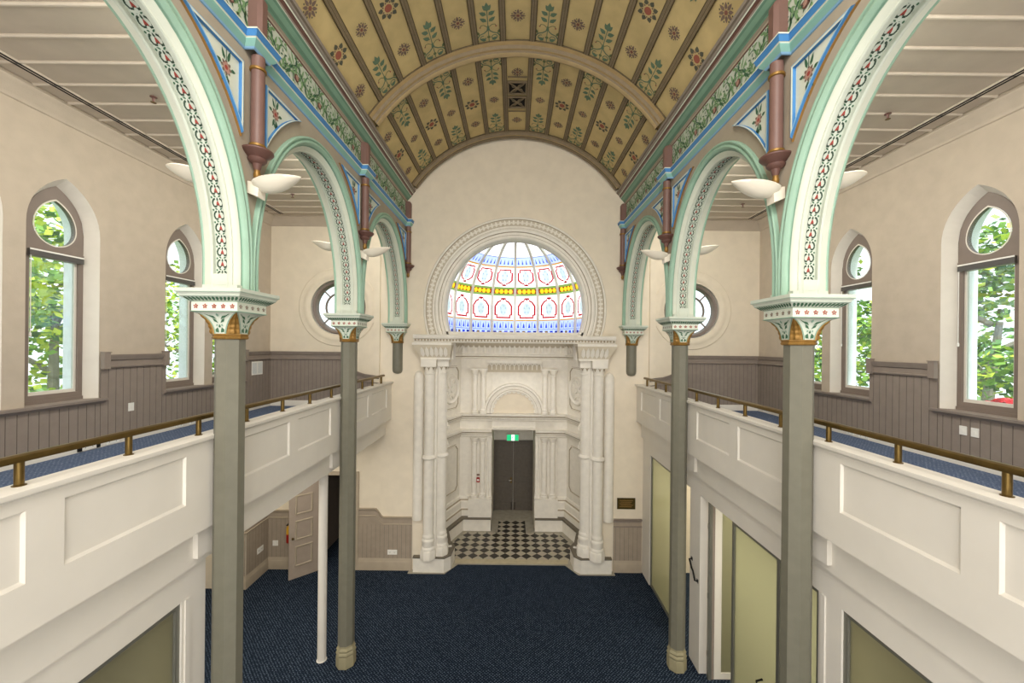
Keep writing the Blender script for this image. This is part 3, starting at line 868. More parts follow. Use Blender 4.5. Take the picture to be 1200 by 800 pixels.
# string course, frieze and cornice above the arches ------------------------------------------------
for s in (-1, 1):
    xw = XC-WF
    def path(br, y0=YC[0]-.3):
        p = [(s*xw, y0)]
        for yc in YC[:3]:
            p += [(s*xw, yc-br), (s*(xw-.1), yc-br), (s*(xw-.1), yc+br), (s*xw, yc+br)]
        return p+[(s*xw, YC[3]-br-.01), (s*(xw-.1), YC[3]-br-.01), (s*(xw-.1), YW-.003)]
    mb = MB()
    prof = [(0, E+2.98), (.012, E+2.985), (.02, E+3.0), (.05, E+3.03), (.062, E+3.055), (.064, E+3.062), (.072, E+3.066), (.088, E+3.12), (.094, E+3.125), (.094, E+3.14), (0, E+3.14)]
    mts = [LBLUE, LBLUE, TEAL, TEAL, CREAMG, CREAMG, BLUE, BLUE, CREAMG, CREAMG]
    mb.sweep(path(.115), prof, mts, side=s)
    trim(mb, 'blue and teal string course along the %s arcade wall' % SIDE[s], 'moulding', smooth=25)
    mb = MB()
    y0, y1 = YC[0]-.3, YW-.004; xf = xw-.006
    mb.poly([(s*xf, y0, E+3.14), (s*xf, y1, E+3.14), (s*xf, y1, E+3.6), (s*xf, y0, E+3.6)], PALE)
    k = 0; y = YC[1]-.58*4-.29+.12
    while y+.29 < y1:
        fn = lambda u, v, q=0.: (s*(xf-.003-q), y+u, E+3.37+v*.98)
        if y-.29 > y0: put(mb, fn, VINE)
        y += .58
    trim(mb, 'pale green frieze with green vine scrolls, %s arcade' % SIDE[s], 'frieze', smooth=0)
    mb = MB()
    prof = [(0, E+3.58), (.012, E+3.585), (.014, E+3.6), (.004, E+3.605), (.004, E+3.64), (.03, E+3.655), (.036, E+3.68), (.06, E+3.70), (.10, E+3.745), (.112, E+3.76), (.122, E+3.765),
            (.13, E+3.77), (.137, E+3.79), (.155, E+3.82), (.165, E+3.825), (.17, E+3.845), (.19, E+3.855), (.195, E+3.875), (.22, E+3.885), (.225, E+3.93), (.0, E+4.0)]
    CG = mat('cornice_green_shaded', '789c86', .55, var=.05); CG2 = mat('cornice_green_dark_shaded', '628571', .55, var=.05)  # mint greens darkened, cornice shadow put into the colour
    mts = [MAROON, MAROON, TAUPED, TAUPE, TAUPE, CG2, CG2, CG, CG2, CG, CREAMG, GREYC, MAROON, MAROON, CREAMG, GREYC, GREYC, TAUPED, GREYC, GREYC]
    mb.sweep([(s*xw, YC[0]-.3), (s*xw, YW-.003)], prof, mts, side=s)
    trim(mb, 'grey, maroon and green cornice under the vault, %s side' % SIDE[s], 'cornice', smooth=20)
    # pendant colonnettes
    for i in (1, 2, 3):
        yc = YC[i] if i < 3 else YW-.075
        t = thing('pendant_colonnette', 'brown pendant colonnette with gold rings on the %s arcade, %s' % (SIDE[s], ['', 'above the nearest column', 'above the second column', 'against the end wall'][i]), 'colonnette', (s*(xw-.072), yc, 0))
        mb = MB(); mb.lathe((0, 0, 0), [(.066, E+2.02), (.064, E+2.975)], MAUVE, 16); mb.build('shaft', t)
        mb = MB()
        mb.lathe((0, 0, 0), [(.028, E+1.80), (.036, E+1.825), (.046, E+1.865), (.062, E+1.875), (.085, E+1.895), (.092, E+1.915), (.08, E+1.925), (.09, E+1.935), (.13, E+1.96), (.152, E+1.985), (.152, E+2.0), (.12, E+2.012), (.075, E+2.02)], MAROON, 20)
        cb = mb.build('corbel', t, clip=((0, 0.0748, 0), (0, 1, 0)) if i == 3 else None)
        mb = MB(); mb.lathe((0, 0, 0), [(.012, E+1.70), (.032, E+1.725), (.036, E+1.755), (.026, E+1.785), (.03, E+1.80)], GOLD, 14); mb.build('gold_finial', cb)
        for z in (2.05, 2.84):
            mb = MB(); mb.lathe((0, 0, 0), [(.066, E+z-.018), (.078, E+z-.012), (.08, E+z), (.078, E+z+.012), (.066, E+z+.018)], GOLD, 16)
            mb.build('gold_ring', t, clip=((0, 0.0748, 0), (0, 1, 0)) if i == 3 else None)
        mb = MB()
        a = .074
        oc = [(a, -.03), (a, .07), (-a, .07), (-a, -.03), (-.04, -.07), (.04, -.07)]
        oc = [(-.07, a), (-.07, -a), (.03, -a), (.066, -.04), (.066, .04), (.03, a)]
        loops = [[(-s*x, y, z) for x, y in oc] for z in (E+3.141, E+3.5, E+3.56)]
        loops.append([(-s*(x*.8-.01), y*.8, E+3.6) for x, y in oc])
        mb.rings(loops, MAUVE); mb.build('upper_pilaster', t)

# ================================================================== COLUMNS
def capital(parent, clip=None):
    mb = MB()
    sq = lambda a, z: [(-a, -a, z), (a, -a, z), (a, a, z), (-a, a, z)]
    lv = [(.10, .325, CREAMG), (.315, .235, None)]
    pr = [(.225, .305, GREEN), (.24, .31, GREEN), (.2275, .316, CREAMG), (.2275, .405, GREEN), (.24, .41, PALE), (.29, .452, GREEN2), (.296, .456, PALE), (.298, .47, PALE), (.312, .487, PALE), (.32, .492, GREEN2), (.32, .497, PALE), (.32, .53, PALE)]
    mb.rings([sq(a, E+z) for a, z, _ in pr], [m for _, _, m in pr][:-1])
    # slanted leaves in the cove, rosettes on the band
    for k in range(4):
        ca, sa = cos(k*pi/2), sin(k*pi/2)
        W = lambda d, u, z: (d*sa+u*ca, -d*ca+u*sa, z)
        for j in range(14):
            u = -.225+.45*j/13
            f = lambda uu, q: W(.2425+q*.046+.002, uu*(1+q*.16), E+.413+q*.036)
            mb.poly([f(u-.008, .08), f(u+.006, .08), f(u+.018, .55), f(u+.012, .95), f(u-.004, .9), f(u-.010, .5)], DGREEN)
        for j in range(5):
            u = -.18+.09*j
            fn = lambda x, y, q=0.: W(.229+q, u+x, E+.36+y)
            put(mb, fn, FL if k in (0, 2) else FLD)
    ab = mb.build('capital', parent, clip=clip)
    # flared bell: four painted faces and four gilded acanthus corners
    N = 10
    dd = lambda t: .142+.08*(1-sqrt(max(0, 1-t*t)))
    ww = lambda t: .058+(dd(t)-.058)*max(0, t)**1.7 if t < 1 else dd(t)
    zz = lambda t: E+.09+.215*t
    mb = MB()
    for k in range(4):
        ca, sa = cos(k*pi/2), sin(k*pi/2)
        W = lambda d, u, z: (d*sa+u*ca, -d*ca+u*sa, z)
        for j in range(N):
            t0, t1 = j/N, (j+1)/N
            mb.poly([W(dd(t0), -ww(t0), zz(t0)), W(dd(t0), ww(t0), zz(t0)), W(dd(t1), ww(t1), zz(t1)), W(dd(t1), -ww(t1), zz(t1))], PALE)
            for sg in (-1, 1):                     # pale rims
                mb.poly([W(dd(t0)+.003, sg*ww(t0), zz(t0)), W(dd(t1)+.003, sg*ww(t1), zz(t1)), W(dd(t1)+.003, sg*(ww(t1)-.012), zz(t1)), W(dd(t0)+.003, sg*(ww(t0)-.012), zz(t0))], GREEN2)
        fn = lambda u, v, q=0.: W(dd(v)+.004+q, u, zz(v))
        mo = []
        for sg in (-1, 1):
            mo += [(DGREEN, leaf(sg*.012, .72, (pi/2-sg*1.25), .1, .0)) for _ in range(0)]
            mo.append((DGREEN, [(sg*.02, .68), (sg*.06, .74), (sg*.12, .9), (sg*.135, .95), (sg*.09, .86), (sg*.045, .82)]))
            mo.append((DGREEN, [(sg*.01, .5), (sg*.05, .58), (sg*.06, .72), (sg*.03, .66)]))
            mo.append((DGREEN, [(sg*.008, .06), (sg*.04, .08), (sg*.045, .2), (sg*.02, .3), (sg*.012, .2)]))
            mo.append((DGREEN, disc(sg*.03, .42, .012, 6)) if False else (GREEN2, [(sg*.02, .36), (sg*.035, .36), (sg*.03, .46), (sg*.015, .44)]))
        mo.append((DGREEN, [(-.012, .34), (0, .28), (.012, .34), (0, .46)]))
        mo.append((GREEN2, [(-.015, .86), (0, .78), (.015, .86), (0, .95)]))
        put(mb, fn, mo)
    mb.build('bell', ab, clip=clip)
    for k in range(4):
        ca, sa = cos(k*pi/2), sin(k*pi/2)
        W = lambda d, u, z: (d*sa+u*ca, -d*ca+u*sa, z)
        mb = MB()
        def gl(i, j):
            t = i*.985
            a = Vector(W(dd(t), ww(t), zz(t))); b = Vector(W(ww(t), dd(t), zz(t)))
            # second point on the neighbouring face
            b = Vector((W(0, 0, 0)[0], 0, 0)) if False else Vector(W(ww(t), dd(t), zz(t)))
            p = a.lerp(b, j); w = (b-a).length
            n = Vector((p.x, p.y, 0)).normalized()
            bulge = sin(pi*j)*.022*(1-t*.5)*min(1, w/.05)+(.008*abs(sin(i*pi*4.5))*sin(pi*j)+.006*sin(j*pi*5))*min(1, w/.05)
            return p+n*bulge
        mb.grid(gl, 22, 10, GOLD)
        mb.build('gilded_leaf', ab, clip=clip)
    mb = MB()
    mb.lathe((0, 0, 0), [(.135, E+.035), (.148, E+.042), (.152, E+.055), (.146, E+.066), (.143, E+.07), (.15, E+.078), (.15, E+.09), (.13, E+.095)], GOLD, 8, ph=pi/8, apothem=True)
    mb.build('neck_ring', ab, clip=clip, smooth=20)
def make_column():
    t = thing('octagonal_column', '', 'column')
    mb = MB(); mb.lathe((0, 0, 0), [(.128, .38), (.126, E+.035)], SHAFT, 8, ph=pi/8, apothem=True); mb.build('shaft', t, smooth=20)
    mb = MB()
    mb.lathe((0, 0, 0), [(.155, 0), (.155, .17), (.145, .2), (.15, .215), (.158, .235), (.15, .26), (.138, .275), (.142, .29), (.15, .305), (.142, .325), (.13, .345), (.128, .38)], BASE_P, 8, ph=pi/8, apothem=True)
    mb.build('base', t, smooth=20)
    capital(t)
    return t
col = make_column(); first = True
for s in (-1, 1):
    for i in (1, 2):
        lab = 'tall grey octagonal column with green and gold capital, %s' % (['%s side nearest the viewer', '%s side, second along'][i-1] % SIDE[s])
        if first: col.location = (s*XC, YC[i], 0); col['label'] = lab; first = False
        else: dup(col, (s*XC, YC[i], 0), 0, lab)
    t = thing('wall_corbel_column', 'short grey hanging column with green capital on the end wall, %s of the portal' % SIDE[s], 'corbel', (s*XC, YW-.004, 0))
    clip = ((0, 0, 0), (0, 1, 0))
    capital(t, clip)
    mb = MB()
    mb.lathe((0, 0, 0), [(.03, E-.74), (.09, E-.72), (.12, E-.68), (.126, E-.62), (.126, E+.035)], SHAFT, 16); mb.build('shaft', t, clip=clip)

# uplights on the columns ------------------------------------------------
def make_uplight():
    t = thing('leaf_uplight', '', 'wall light')
    mb = MB()                                      # bracket box, local +x away from the wall
    mb.prism([(0, -.06, -.07), (.11, -.06, -.115), (.12, -.06, .03), (0, -.06, .05)], (0, .12, 0), FIXT)
    mb.build('bracket', t)
    mb = MB()
    L = .46
    wd = lambda q: .15*max(0, sin(pi*(.16+.84*q)))**.75+.002
    def f(i, j):
        a = -1+2*j
        return (.06+L*i, a*wd(i), .04+.07*i-.115*max(0, sin(pi*(.2+.8*i)))*(1-a*a))
    def f2(i, j):
        x, y, z = f(i, j); return (x, y*.94, z+.012)
    mb.grid(f, 20, 12, FIXT); mb.grid(f2, 20, 12, FIXT)
    for j in (0, 1): mb.grid(lambda i, q: f(i, j) if q < .5 else f2(i, j), 20, 1, FIXT)
    mb.build('leaf_dish', t, smooth=60)
    mb = MB(); mb.tube([(.12, -.03, .045), (.38, -.03, .07)], .012, PVC, 8); mb.build('lamp_tube', t)
    return t
up = make_uplight(); first = True
for s in (-1, 1):
    for i in (1, 2):
        for side in ('nave', 'aisle'):
            x = XC-.19 if side == 'nave' else XC+.19
            rz = (pi if s > 0 else 0) if side == 'nave' else (0 if s > 0 else pi)
            lab = 'white leaf shaped uplight on the %s %s column, %s facing side' % (['', 'nearest', 'second'][i], SIDE[s], 'nave' if side == 'nave' else 'gallery')
            loc = (s*(XC-.2), YC[i], E+1.62) if side == 'nave' else (s*(XC+.17), YC[i], E+1.72)
            if first: up.location = loc; up.rotation_euler = (0, 0, rz); up['label'] = lab; first = False
            else: dup(up, loc, rz, lab)

# ================================================================== GALLERY PARAPETS, BEAMS, RAILS
PX = 3.12
for s in (-1, 1):
    for i in range(3):
        y0, y1 = YC[i], YC[i+1]
        if i == 2: y1 = YW-.004
        t = thing('gallery_parapet', 'cream panelled gallery parapet, %s side, %s' % (SIDE[s], BAYN[i]), 'parapet', (s*PX, (y0+y1)/2, E-1.89))
        zb, zp0, zp1, zt = 0, .33, .80, .90
        h = (y1-y0)/2
        pans = [(-h+.36, -.11), (.11, h-.36)]
        us = [-h, pans[0][0], pans[0][1], pans[1][0], pans[1][1], h]
        mb = MB()
        B = lambda x0, x1, a, b, z0, z1: mb.box(s*x0, s*x1, a, b, z0, z1, WHITE)
        B(0, .2, -h, h, zb, zp0); B(0, .2, -h, h, zp1, zt)
        for a, b in ((us[0], us[1]), (us[2], us[3]), (us[4], us[5])): B(0, .2, a, b, zp0, zp1)
        body = mb.build('body', t, smooth=0)
        for a, b in pans:
            mb = MB(); mb.box(s*.024, s*.19, a, b, zp0, zp1, WHITE)
            for (p, q) in ((.008, .03),):
                fr = [(a, zp0), (b, zp0), (b, zp1), (a, zp1)]
                inn = [(a+.012, zp0+.02), (b-.012, zp0+.02), (b-.012, zp1-.02), (a+.012, zp1-.02)]
                for k in range(4):
                    (ya, za), (yb, zb_) = fr[k], fr[(k+1) % 4]; (yc_, zc_), (yd, zd) = inn[(k+1) % 4], inn[k]
                    mb.poly([(s*.004, ya, za), (s*.004, yb, zb_), (s*.0238, yc_, zc_), (s*.0238, yd, zd)], WHITE)
            mb.build('recessed_panel', t, smooth=0)
        mb = MB()
        mb.sweep([(0, -h), (0, h)], [(0, .885), (.02, .89), (.035, .905), (.045, .91), (.05, .93), (.05, .945), (.04, .95), (-.15, .95), (-.15, .9), (-.1, .9)], WHITE, side=s)
        mb.build('cap', t)
    mb = MB()                                      # beam below the parapet with brackets at the columns
    mb.box(s*3.25, s*3.62, BACK, YW-.004, E-2.28, E-1.89, WHITE)
    for i in (1, 2):
        mb.box(s*3.2, s*3.25, YC[i]-.11, YC[i]+.16, E-2.2, E-1.93, WHITE)
        mb.box(s*3.185, s*3.25, YC[i]-.125, YC[i]+.175, E-1.93, E-1.895, WHITE)
    trim(mb, 'cream beam carrying the %s gallery front' % SIDE[s], 'beam', smooth=0)
    t = thing('brass_handrail', 'long aged brass handrail on the %s gallery parapet' % SIDE[s], 'handrail', (s*3.2, 0, E-.94))
    mb = MB()
    sec = [(-.028, .155), (.028, .155), (.034, .17), (.03, .195), (.012, .205), (-.012, .205), (-.03, .195), (-.034, .17)]
    mb.rings([[(x, y, z) for x, z in sec] for y in (1.3, 9.72)], BRASS); mb.build('rail', t)
    for y in (1.84, 2.57, 3.3, 4.03, 4.75, 5.49, 6.22, 6.95, 7.72, 8.36, 8.96, 9.55):
        mb = MB(); mb.lathe((0, y, 0), [(.034, .0), (.034, .006), (.024, .01), (.024, .16)], BRASS, 14); mb.build('post', t)
    for i in (1, 2):
        mb = MB(); mb.tube([(0, YC[i]+.1, .17), (-s*.05, YC[i]+.06, .17), (-s*.10, YC[i]+.04, .17)], .01, BRASS, 8); mb.build('column_bracket', t)

# ================================================================== GROUND FLOOR PARTITIONS
HZ = E-2.29; OT = 3.13
def pane_box(mb, s, y0, y1, z0, z1, mt, x=3.34): mb.box(s*x, s*(x+.012), y0, y1, z0, z1, mt)
# header + piers (structure)
mb = MB(); s = -1
mb.box(s*3.3, s*3.45, BACK, 4.27, OT, HZ, WHITE); mb.box(s*3.3, s*3.45, 3.97, 4.27, 0, OT, WHITE); mb.box(s*3.285, s*3.3, 4.0, 4.06, 0, OT, WHITE)
mb.box(s*3.3, s*3.45, BACK, .2, 0, OT, WHITE)
struct(mb, 'wall_left.001', 'cream partition wall under the left gallery', 'wall', smooth=0)
mb = MB(); s = 1
mb.box(3.3, 3.45, BACK, 6.98, OT, HZ, WHITE); mb.box(3.3, 3.45, 7.45, YW-.004, OT, HZ, WHITE); mb.box(3.3, 3.45, 7.92, 7.98, 0, OT, WHITE)
for a, b in ((3.97, 4.27), (6.98, 7.38), (9.56, YW-.004), (BACK, .2)): mb.box(3.3, 3.45, a, b, 0, OT, WHITE)
mb.box(3.3, 3.45, 6.98, 7.45, OT, HZ, WHITE)
mb.box(3.285, 3.3, 4.17, 4.23, 0, OT, WHITE)
struct(mb, 'wall_right.001', 'cream partition wall under the right gallery', 'wall', smooth=0)
def partition(s, y0, y1, label, glass, mull=(), sill=.05, fw=.05):
    t = thing('glass_partition', label, 'partition', (s*3.3, 0, 0))
    mb = MB()
    B = lambda a, b, z0, z1: mb.box(s*.02, s*.09, a, b, z0, z1, ALU)
    B(y0, y0+fw, 0, OT-.002); B(y1-fw, y1, 0, OT-.002); B(y0+fw, y1-fw, OT-.05, OT-.002); B(y0+fw, y1-fw, 0, sill)
    for q in mull: B(q-.03, q+.03, sill, OT-.05)
    mb.build('frame', t, smooth=0)
    st = [y0+fw]+[v for q in mull for v in (q-.03, q+.03)]+[y1-fw]
    for a, b in zip(st[::2], st[1::2]):
        mb = MB(); mb.box(s*.045, s*.055, a, b, sill, OT-.05, glass); mb.build('glass_pane', t, smooth=0)
    return t
partition(-1, .2, 3.97, 'grey green glazed partition under the left gallery, nearest bay', SMOKE, (2.1,))
partition(1, .2, 3.97, 'grey green glazed partition under the right gallery, nearest bay', SMOKE, (2.1,))
pt = partition(1, 4.27, 6.0, 'frosted glass door and sidelight under the right gallery behind the near column', FROST, (4.95,))
mb = MB(); mb.tube([(.02, 5.17, 1.1), (-.06, 5.17, 1.12), (-.07, 5.22, 1.2), (-.06, 5.24, 1.34), (.02, 5.24, 1.36)], .014, BLK, 8); mb.build('pull_handle', pt)
partition(1, 7.98, 9.56, 'frosted glass panel under the right gallery beside the end wall', FROST)
# open glazed door in the right partition, between mullion and jamb
t = thing('door_3', 'open framed glass door beside the white jamb, right gallery', 'door', (3.4, 6.9, 0), 0, kind='structure')
mb = MB()
for a, b, z0, z1 in ((-.0, .06, .02, OT-.06),):
    mb.box(0, .05, -.06, 0, 0, OT-.02, ALU); mb.box(.05, .10, -.045, -.01, 0, OT-.02, DADO)
for z in (.4, 1.4, 2.6): mb.box(-.015, .0, -.05, -.02, z, z+.09, ALU)
mb.build('jamb_frame', t, smooth=0)
mb = MB()
mb.box(.10, .86, -.05, -.01, 0.01, .12, WHITE); mb.box(.10, .86, -.05, -.01, OT-.15, OT-.03, WHITE)
mb.box(.10, .22, -.05, -.01, .12, OT-.15, WHITE); mb.box(.76, .86, -.05, -.01, .12, OT-.15, WHITE)
lf = mb.build('door_leaf', t, smooth=0)
mb = MB(); mb.box(.22, .76, -.035, -.025, .12, OT-.15, FROST); mb.build('glass_pane', lf, smooth=0)
t = thing('pull_handle', 'black cranked pull handle on the white jamb under the right gallery', 'handle', (3.3, 7.16, 1.72))
mb = MB(); mb.tube([(-.002, .13, .14), (-.05, .12, .14), (-.05, .03, .02), (-.05, -.02, .0), (-.05, -.10, -.13), (-.002, -.1, -.14)], .017, BLK, 8); mb.build('bar', t)
mb = MB()
for y, z in ((.13, .14), (-.1, -.14)): mb.box(-.006, 0, y-.03, y+.03, z-.03, z+.03, BLK)
mb.build('rose', t)
# slim white post under the left gallery
t = thing('slim_white_post', 'slim round white post under the left gallery beside the second column', 'post', (-3.44, 7.2, 0))
mb = MB(); mb.lathe((0, 0, 0), [(.075, 0.012), (.075, HZ-.002)], WHITE, 18); mb.build('shaft', t)
mb = MB(); mb.lathe((0, 0, 0), [(.088, 0), (.088, .006), (.078, .012)], WHITE, 18); mb.build('foot_plate', t)

# ground floor dado -------------------------------------------------
def gd_boards(mb, p0, p1, z0, z1, off, w=.11):
    p0, p1 = Vector(p0), Vector(p1); L = (p1-p0).length; d = (p1-p0)/L; n = Vector(off)
    u = 0
    while u < L-1e-4:
        e = min(L, u+w)
        a, b = p0+d*(u+.003)+n, p0+d*(e-.003)+n; c = p0+d*min(L, e+.003)+n
        mb.poly([(a.x, a.y, z0), (b.x, b.y, z0), (b.x, b.y, z1), (a.x, a.y, z1)], GDADO)
        mb.poly([(b.x, b.y, z0), (c.x, c.y, z0), (c.x, c.y, z1), (b.x, b.y, z1)], DADOD)
        u = e
GCAP = lambda z: [(0, z-.22), (.03, z-.21), (.034, z-.19), (.012, z-.18), (.012, z-.06), (.035, z-.05), (.05, z-.02), (.055, z), (0, z)]
GCM = [GDADOL, GDADOL, GDADOL, GDADO, GDADO, GDADOL, GDADOL, GDADOL]
GSK = [(0, .0), (.035, 0), (.035, .2), (.03, .22), (.022, .24), (.022, .3), (.01, .33), (0, .33)]
mb = MB()
lp = [(-7.6, 9.24), (-XW+.0, 9.24), (-XW, YW-.002), (-5.0, YW-.002)]
lp = [(-XW-.5, 9.25), (-XW, 9.25), (-XW, YW), (-5.0, YW)]
mb.sweep(lp, GCAP(1.5), GCM, side=-1); mb.sweep(lp, GSK, GDADOL, side=-1)
gd_boards(mb, (-XW, 9.25), (-XW, YW), .3, 1.3, (.02, 0)); gd_boards(mb, (-XW, YW), (-5.0, YW), .3, 1.3, (0, -.02))
gd_boards(mb, (-XW-.5, 9.25), (-XW, 9.25), .3, 1.3, (0, -.02))
trim(mb, 'taupe dado in the corner under the left gallery', 'wainscot', smooth=25)
for s in (-1, 1):
    mb = MB()
    a, b = (-3.92, -2.56) if s < 0 else (3.28, 2.56)
    gd_boards(mb, (a, YW), (b, YW), .3, 1.16, (0, -.02))
    mb.sweep([(a, YW), (b, YW)], GSK, GDADOL, side=-1 if s < 0 else 1)
    us = [a+(b-a)*k/40 for k in range(41)]
    def zt(u):
        if s > 0: return 1.36
        t = max(0, min(1, (u+3.5)/.22)); t = t*t*(3-2*t); return 1.57-.21*t
    pr = GCAP(0)
    loops = [[(u, YW-d, zt(u)+z) for d, z in pr] for u in us]
    for p, q in zip(loops, loops[1:]):
        for j in range(len(pr)-1): mb.poly([p[j], q[j], q[j+1], p[j+1]], GCM[j] if s < 0 else DADO)
    for u, e in zip(us, us[1:]):
        mb.poly([(u, YW-.015, 1.1), (e, YW-.015, 1.1), (e, YW-.015, zt(e)-.1), (u, YW-.015, zt(u)-.1)], GDADO)
    trim(mb, 'taupe dado on the end wall %s of the portal' % SIDE[s], 'wainscot', smooth=25)
# doorway frame + corridor behind
mb = MB()
for x0, x1, z0, z1 in ((-5.01, -4.92, 0, 2.4), (-4.02, -3.92, 0, 2.4), (-5.01, -3.92, 2.4, 2.49)):
    mb.box(x0, x1, YW-.035, YW+.01, z0, z1, GDADOL)
trim(mb, 'door casing in the end wall under the left gallery', 'door casing', smooth=0)
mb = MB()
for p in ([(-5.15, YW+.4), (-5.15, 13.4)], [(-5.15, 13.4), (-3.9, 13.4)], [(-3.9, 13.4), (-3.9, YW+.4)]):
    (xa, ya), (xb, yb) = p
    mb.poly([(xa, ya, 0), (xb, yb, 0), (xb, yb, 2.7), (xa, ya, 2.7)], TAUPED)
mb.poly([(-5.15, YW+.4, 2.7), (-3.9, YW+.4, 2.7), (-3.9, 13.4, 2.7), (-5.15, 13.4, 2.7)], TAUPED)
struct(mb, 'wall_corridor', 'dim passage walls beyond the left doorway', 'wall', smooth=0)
# open greige panel door
dv = Vector((-5.34+5.02, 9.62-10.28, 0)); ang = atan2(dv.y, dv.x)
t = thing('door_2', 'open greige panelled door under the left gallery', 'door', (-4.9, YW-.06, .01), atan2(-.43, -.47), kind='structure')
dw = .68
mb = MB(); mb.box(0, dw, -.02, .02, 0, 2.35, DOORG); leafo = mb.build('door_leaf', t, smooth=0)
for sg in (1, -1):
    for z0, z1 in ((.28, .78), (.92, 1.4), (1.54, 2.02)):
        mb = MB(); a, b = .15, dw-.13
        q = sg*.02
        fr = [(a, z0), (b, z0), (b, z1), (a, z1)]
        for k in range(4):
            (xa, za), (xb, zb) = fr[k], fr[(k+1) % 4]
            cx, cz = (a+b)/2, (z0+z1)/2
            ins = lambda x, z, d: (x+d*(1 if x < cx else -1), z+d*(1 if z < cz else -1))
            for d0, h0, d1, h1 in ((0, 0, .01, .014), (.01, .014, .03, .016), (.03, .016, .045, .002)):
                p0, p1, p2, p3 = ins(xa, za, d0), ins(xb, zb, d0), ins(xb, zb, d1), ins(xa, za, d1)
                mb.poly([(p0[0], q+sg*h0, p0[1]), (p1[0], q+sg*h0, p1[1]), (p2[0], q+sg*h1, p2[1]), (p3[0], q+sg*h1, p3[1])], GDADOL)
        mb.build('panel_moulding', leafo, smooth=0)
mb = MB()
for sg in (1, -1):
    mb.tube([(dw-.07, sg*.02, 1.0), (dw-.07, sg*.05, 1.0)], .012, BRASS, 10)
    mb.tube([(dw-.07, sg*.05, 1.0), (dw-.07, sg*.06, 1.0), (dw-.07, sg*.08, 1.0), (dw-.07, sg*.09, 1.0)], [.015, .028, .028, .012], BRASS, 12)
mb.build('brass_knob', leafo)
# fire extinguisher behind the door
REDP = mat('extinguisher_red', 'a02218', .35, var=.05); YELP = mat('extinguisher_yellow', 'c89a2c', .4, var=.05)
t = thing('fire_extinguisher', 'red and yellow fire extinguisher hung behind the open door', 'fire extinguisher', (-5.63, YW-.1, .72))
mb = MB(); mb.lathe((0, 0, 0), [(.06, 0), (.068, .02), (.068, .22)], REDP, 18); mb.build('cylinder', t)
mb = MB(); mb.lathe((0, 0, 0), [(.068, .22), (.068, .36), (.05, .41), (.02, .43), (.02, .46)], YELP, 18); mb.build('yellow_shoulder', t)
mb = MB(); mb.box(-.02, .02, -.1, .02, .46, .48, BLK); mb.tube([(0, -.02, .45), (.08, -.04, .44), (.1, -.03, .3), (.08, -.02, .1)], .012, BLK, 8); mb.build('hose_and_lever', t)

# ================================================================== PORTAL AND APSE
def mirror(path): return path
APX = [(-1.85, 10.45), (-2.1, 11.4), (-1.68, 12.45), (-.68, 12.45)]
APR = [(-x, y) for x, y in APX][::-1]
mb = MB()
for path in (APX, APR):
    for (xa, ya), (xb, yb) in zip(path, path[1:]):
        mb.poly([(xa, ya, 0), (xb, yb, 0), (xb, yb, E+.4), (xa, ya, E+.4)], STONE)
for s in (-1, 1): mb.poly([(s*.68, 12.45, 0), (s*.68, 13.85, 0), (s*.68, 13.85, 3.1), (s*.68, 12.45, 3.1)], STONE)
mb.poly([(-.68, 12.45, 3.08), (.68, 12.45, 3.08), (.68, 13.85, 3.08), (-.68, 13.85, 3.08)], STONE)
mb.poly([(-.68, 12.45, 3.08), (.68, 12.45, 3.08), (.68, 12.45, E+.4), (-.68, 12.45, E+.4)], STONE)
mb.poly([(-.9, 13.86, 0), (.9, 13.86, 0), (.9, 13.86, 3.1), (-.9, 13.86, 3.1)], STONE)
# ledge that carries the glass dome
ring = [(1.86*sin(a), 10.3+1.86*cos(a)) for a in [R(-90+9*k) for k in range(21)]]
outer = [(-2.3, 10.3), (-2.3, 11.5), (-1.8, 12.6), (1.8, 12.6), (2.3, 11.5), (2.3, 10.3)]
def outp(a):
    return (2.75*sin(a), 10.3+2.75*cos(a)) 
for k in range(20):
    a0, a1 = R(-90+9*k), R(-90+9*(k+1))
    p, q = outp(a0), outp(a1)
    mb.poly([(*ring[k], E+.33), (*ring[k+1], E+.33), (*q, E+.33), (*p, E+.33)], STONE)
struct(mb, 'wall_apse', 'cream painted apse with carved stone panels', 'wall')
full = APX+APR
mb = MB()
for path in (APX, APR):
    sd = -1
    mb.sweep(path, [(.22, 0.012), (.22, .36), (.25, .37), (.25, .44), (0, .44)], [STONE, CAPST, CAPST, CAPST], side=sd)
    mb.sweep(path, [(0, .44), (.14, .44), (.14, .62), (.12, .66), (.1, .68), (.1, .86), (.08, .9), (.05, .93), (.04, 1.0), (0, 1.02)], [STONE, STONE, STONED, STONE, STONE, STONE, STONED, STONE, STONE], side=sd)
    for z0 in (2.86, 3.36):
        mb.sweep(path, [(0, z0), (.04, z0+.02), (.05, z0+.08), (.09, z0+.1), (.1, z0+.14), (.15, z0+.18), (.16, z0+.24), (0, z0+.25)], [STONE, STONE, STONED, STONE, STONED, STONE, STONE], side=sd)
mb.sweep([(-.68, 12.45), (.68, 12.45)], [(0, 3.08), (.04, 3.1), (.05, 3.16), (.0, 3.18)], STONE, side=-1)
mb.sweep([(-.68, 12.45), (.68, 12.45)], [(0, 3.36), (.04, 3.38), (.05, 3.44), (.09, 3.46), (.1, 3.5), (.15, 3.54), (.16, 3.6), (0, 3.61)], [STONE, STONE, STONED, STONE, STONED, STONE, STONE], side=-1)
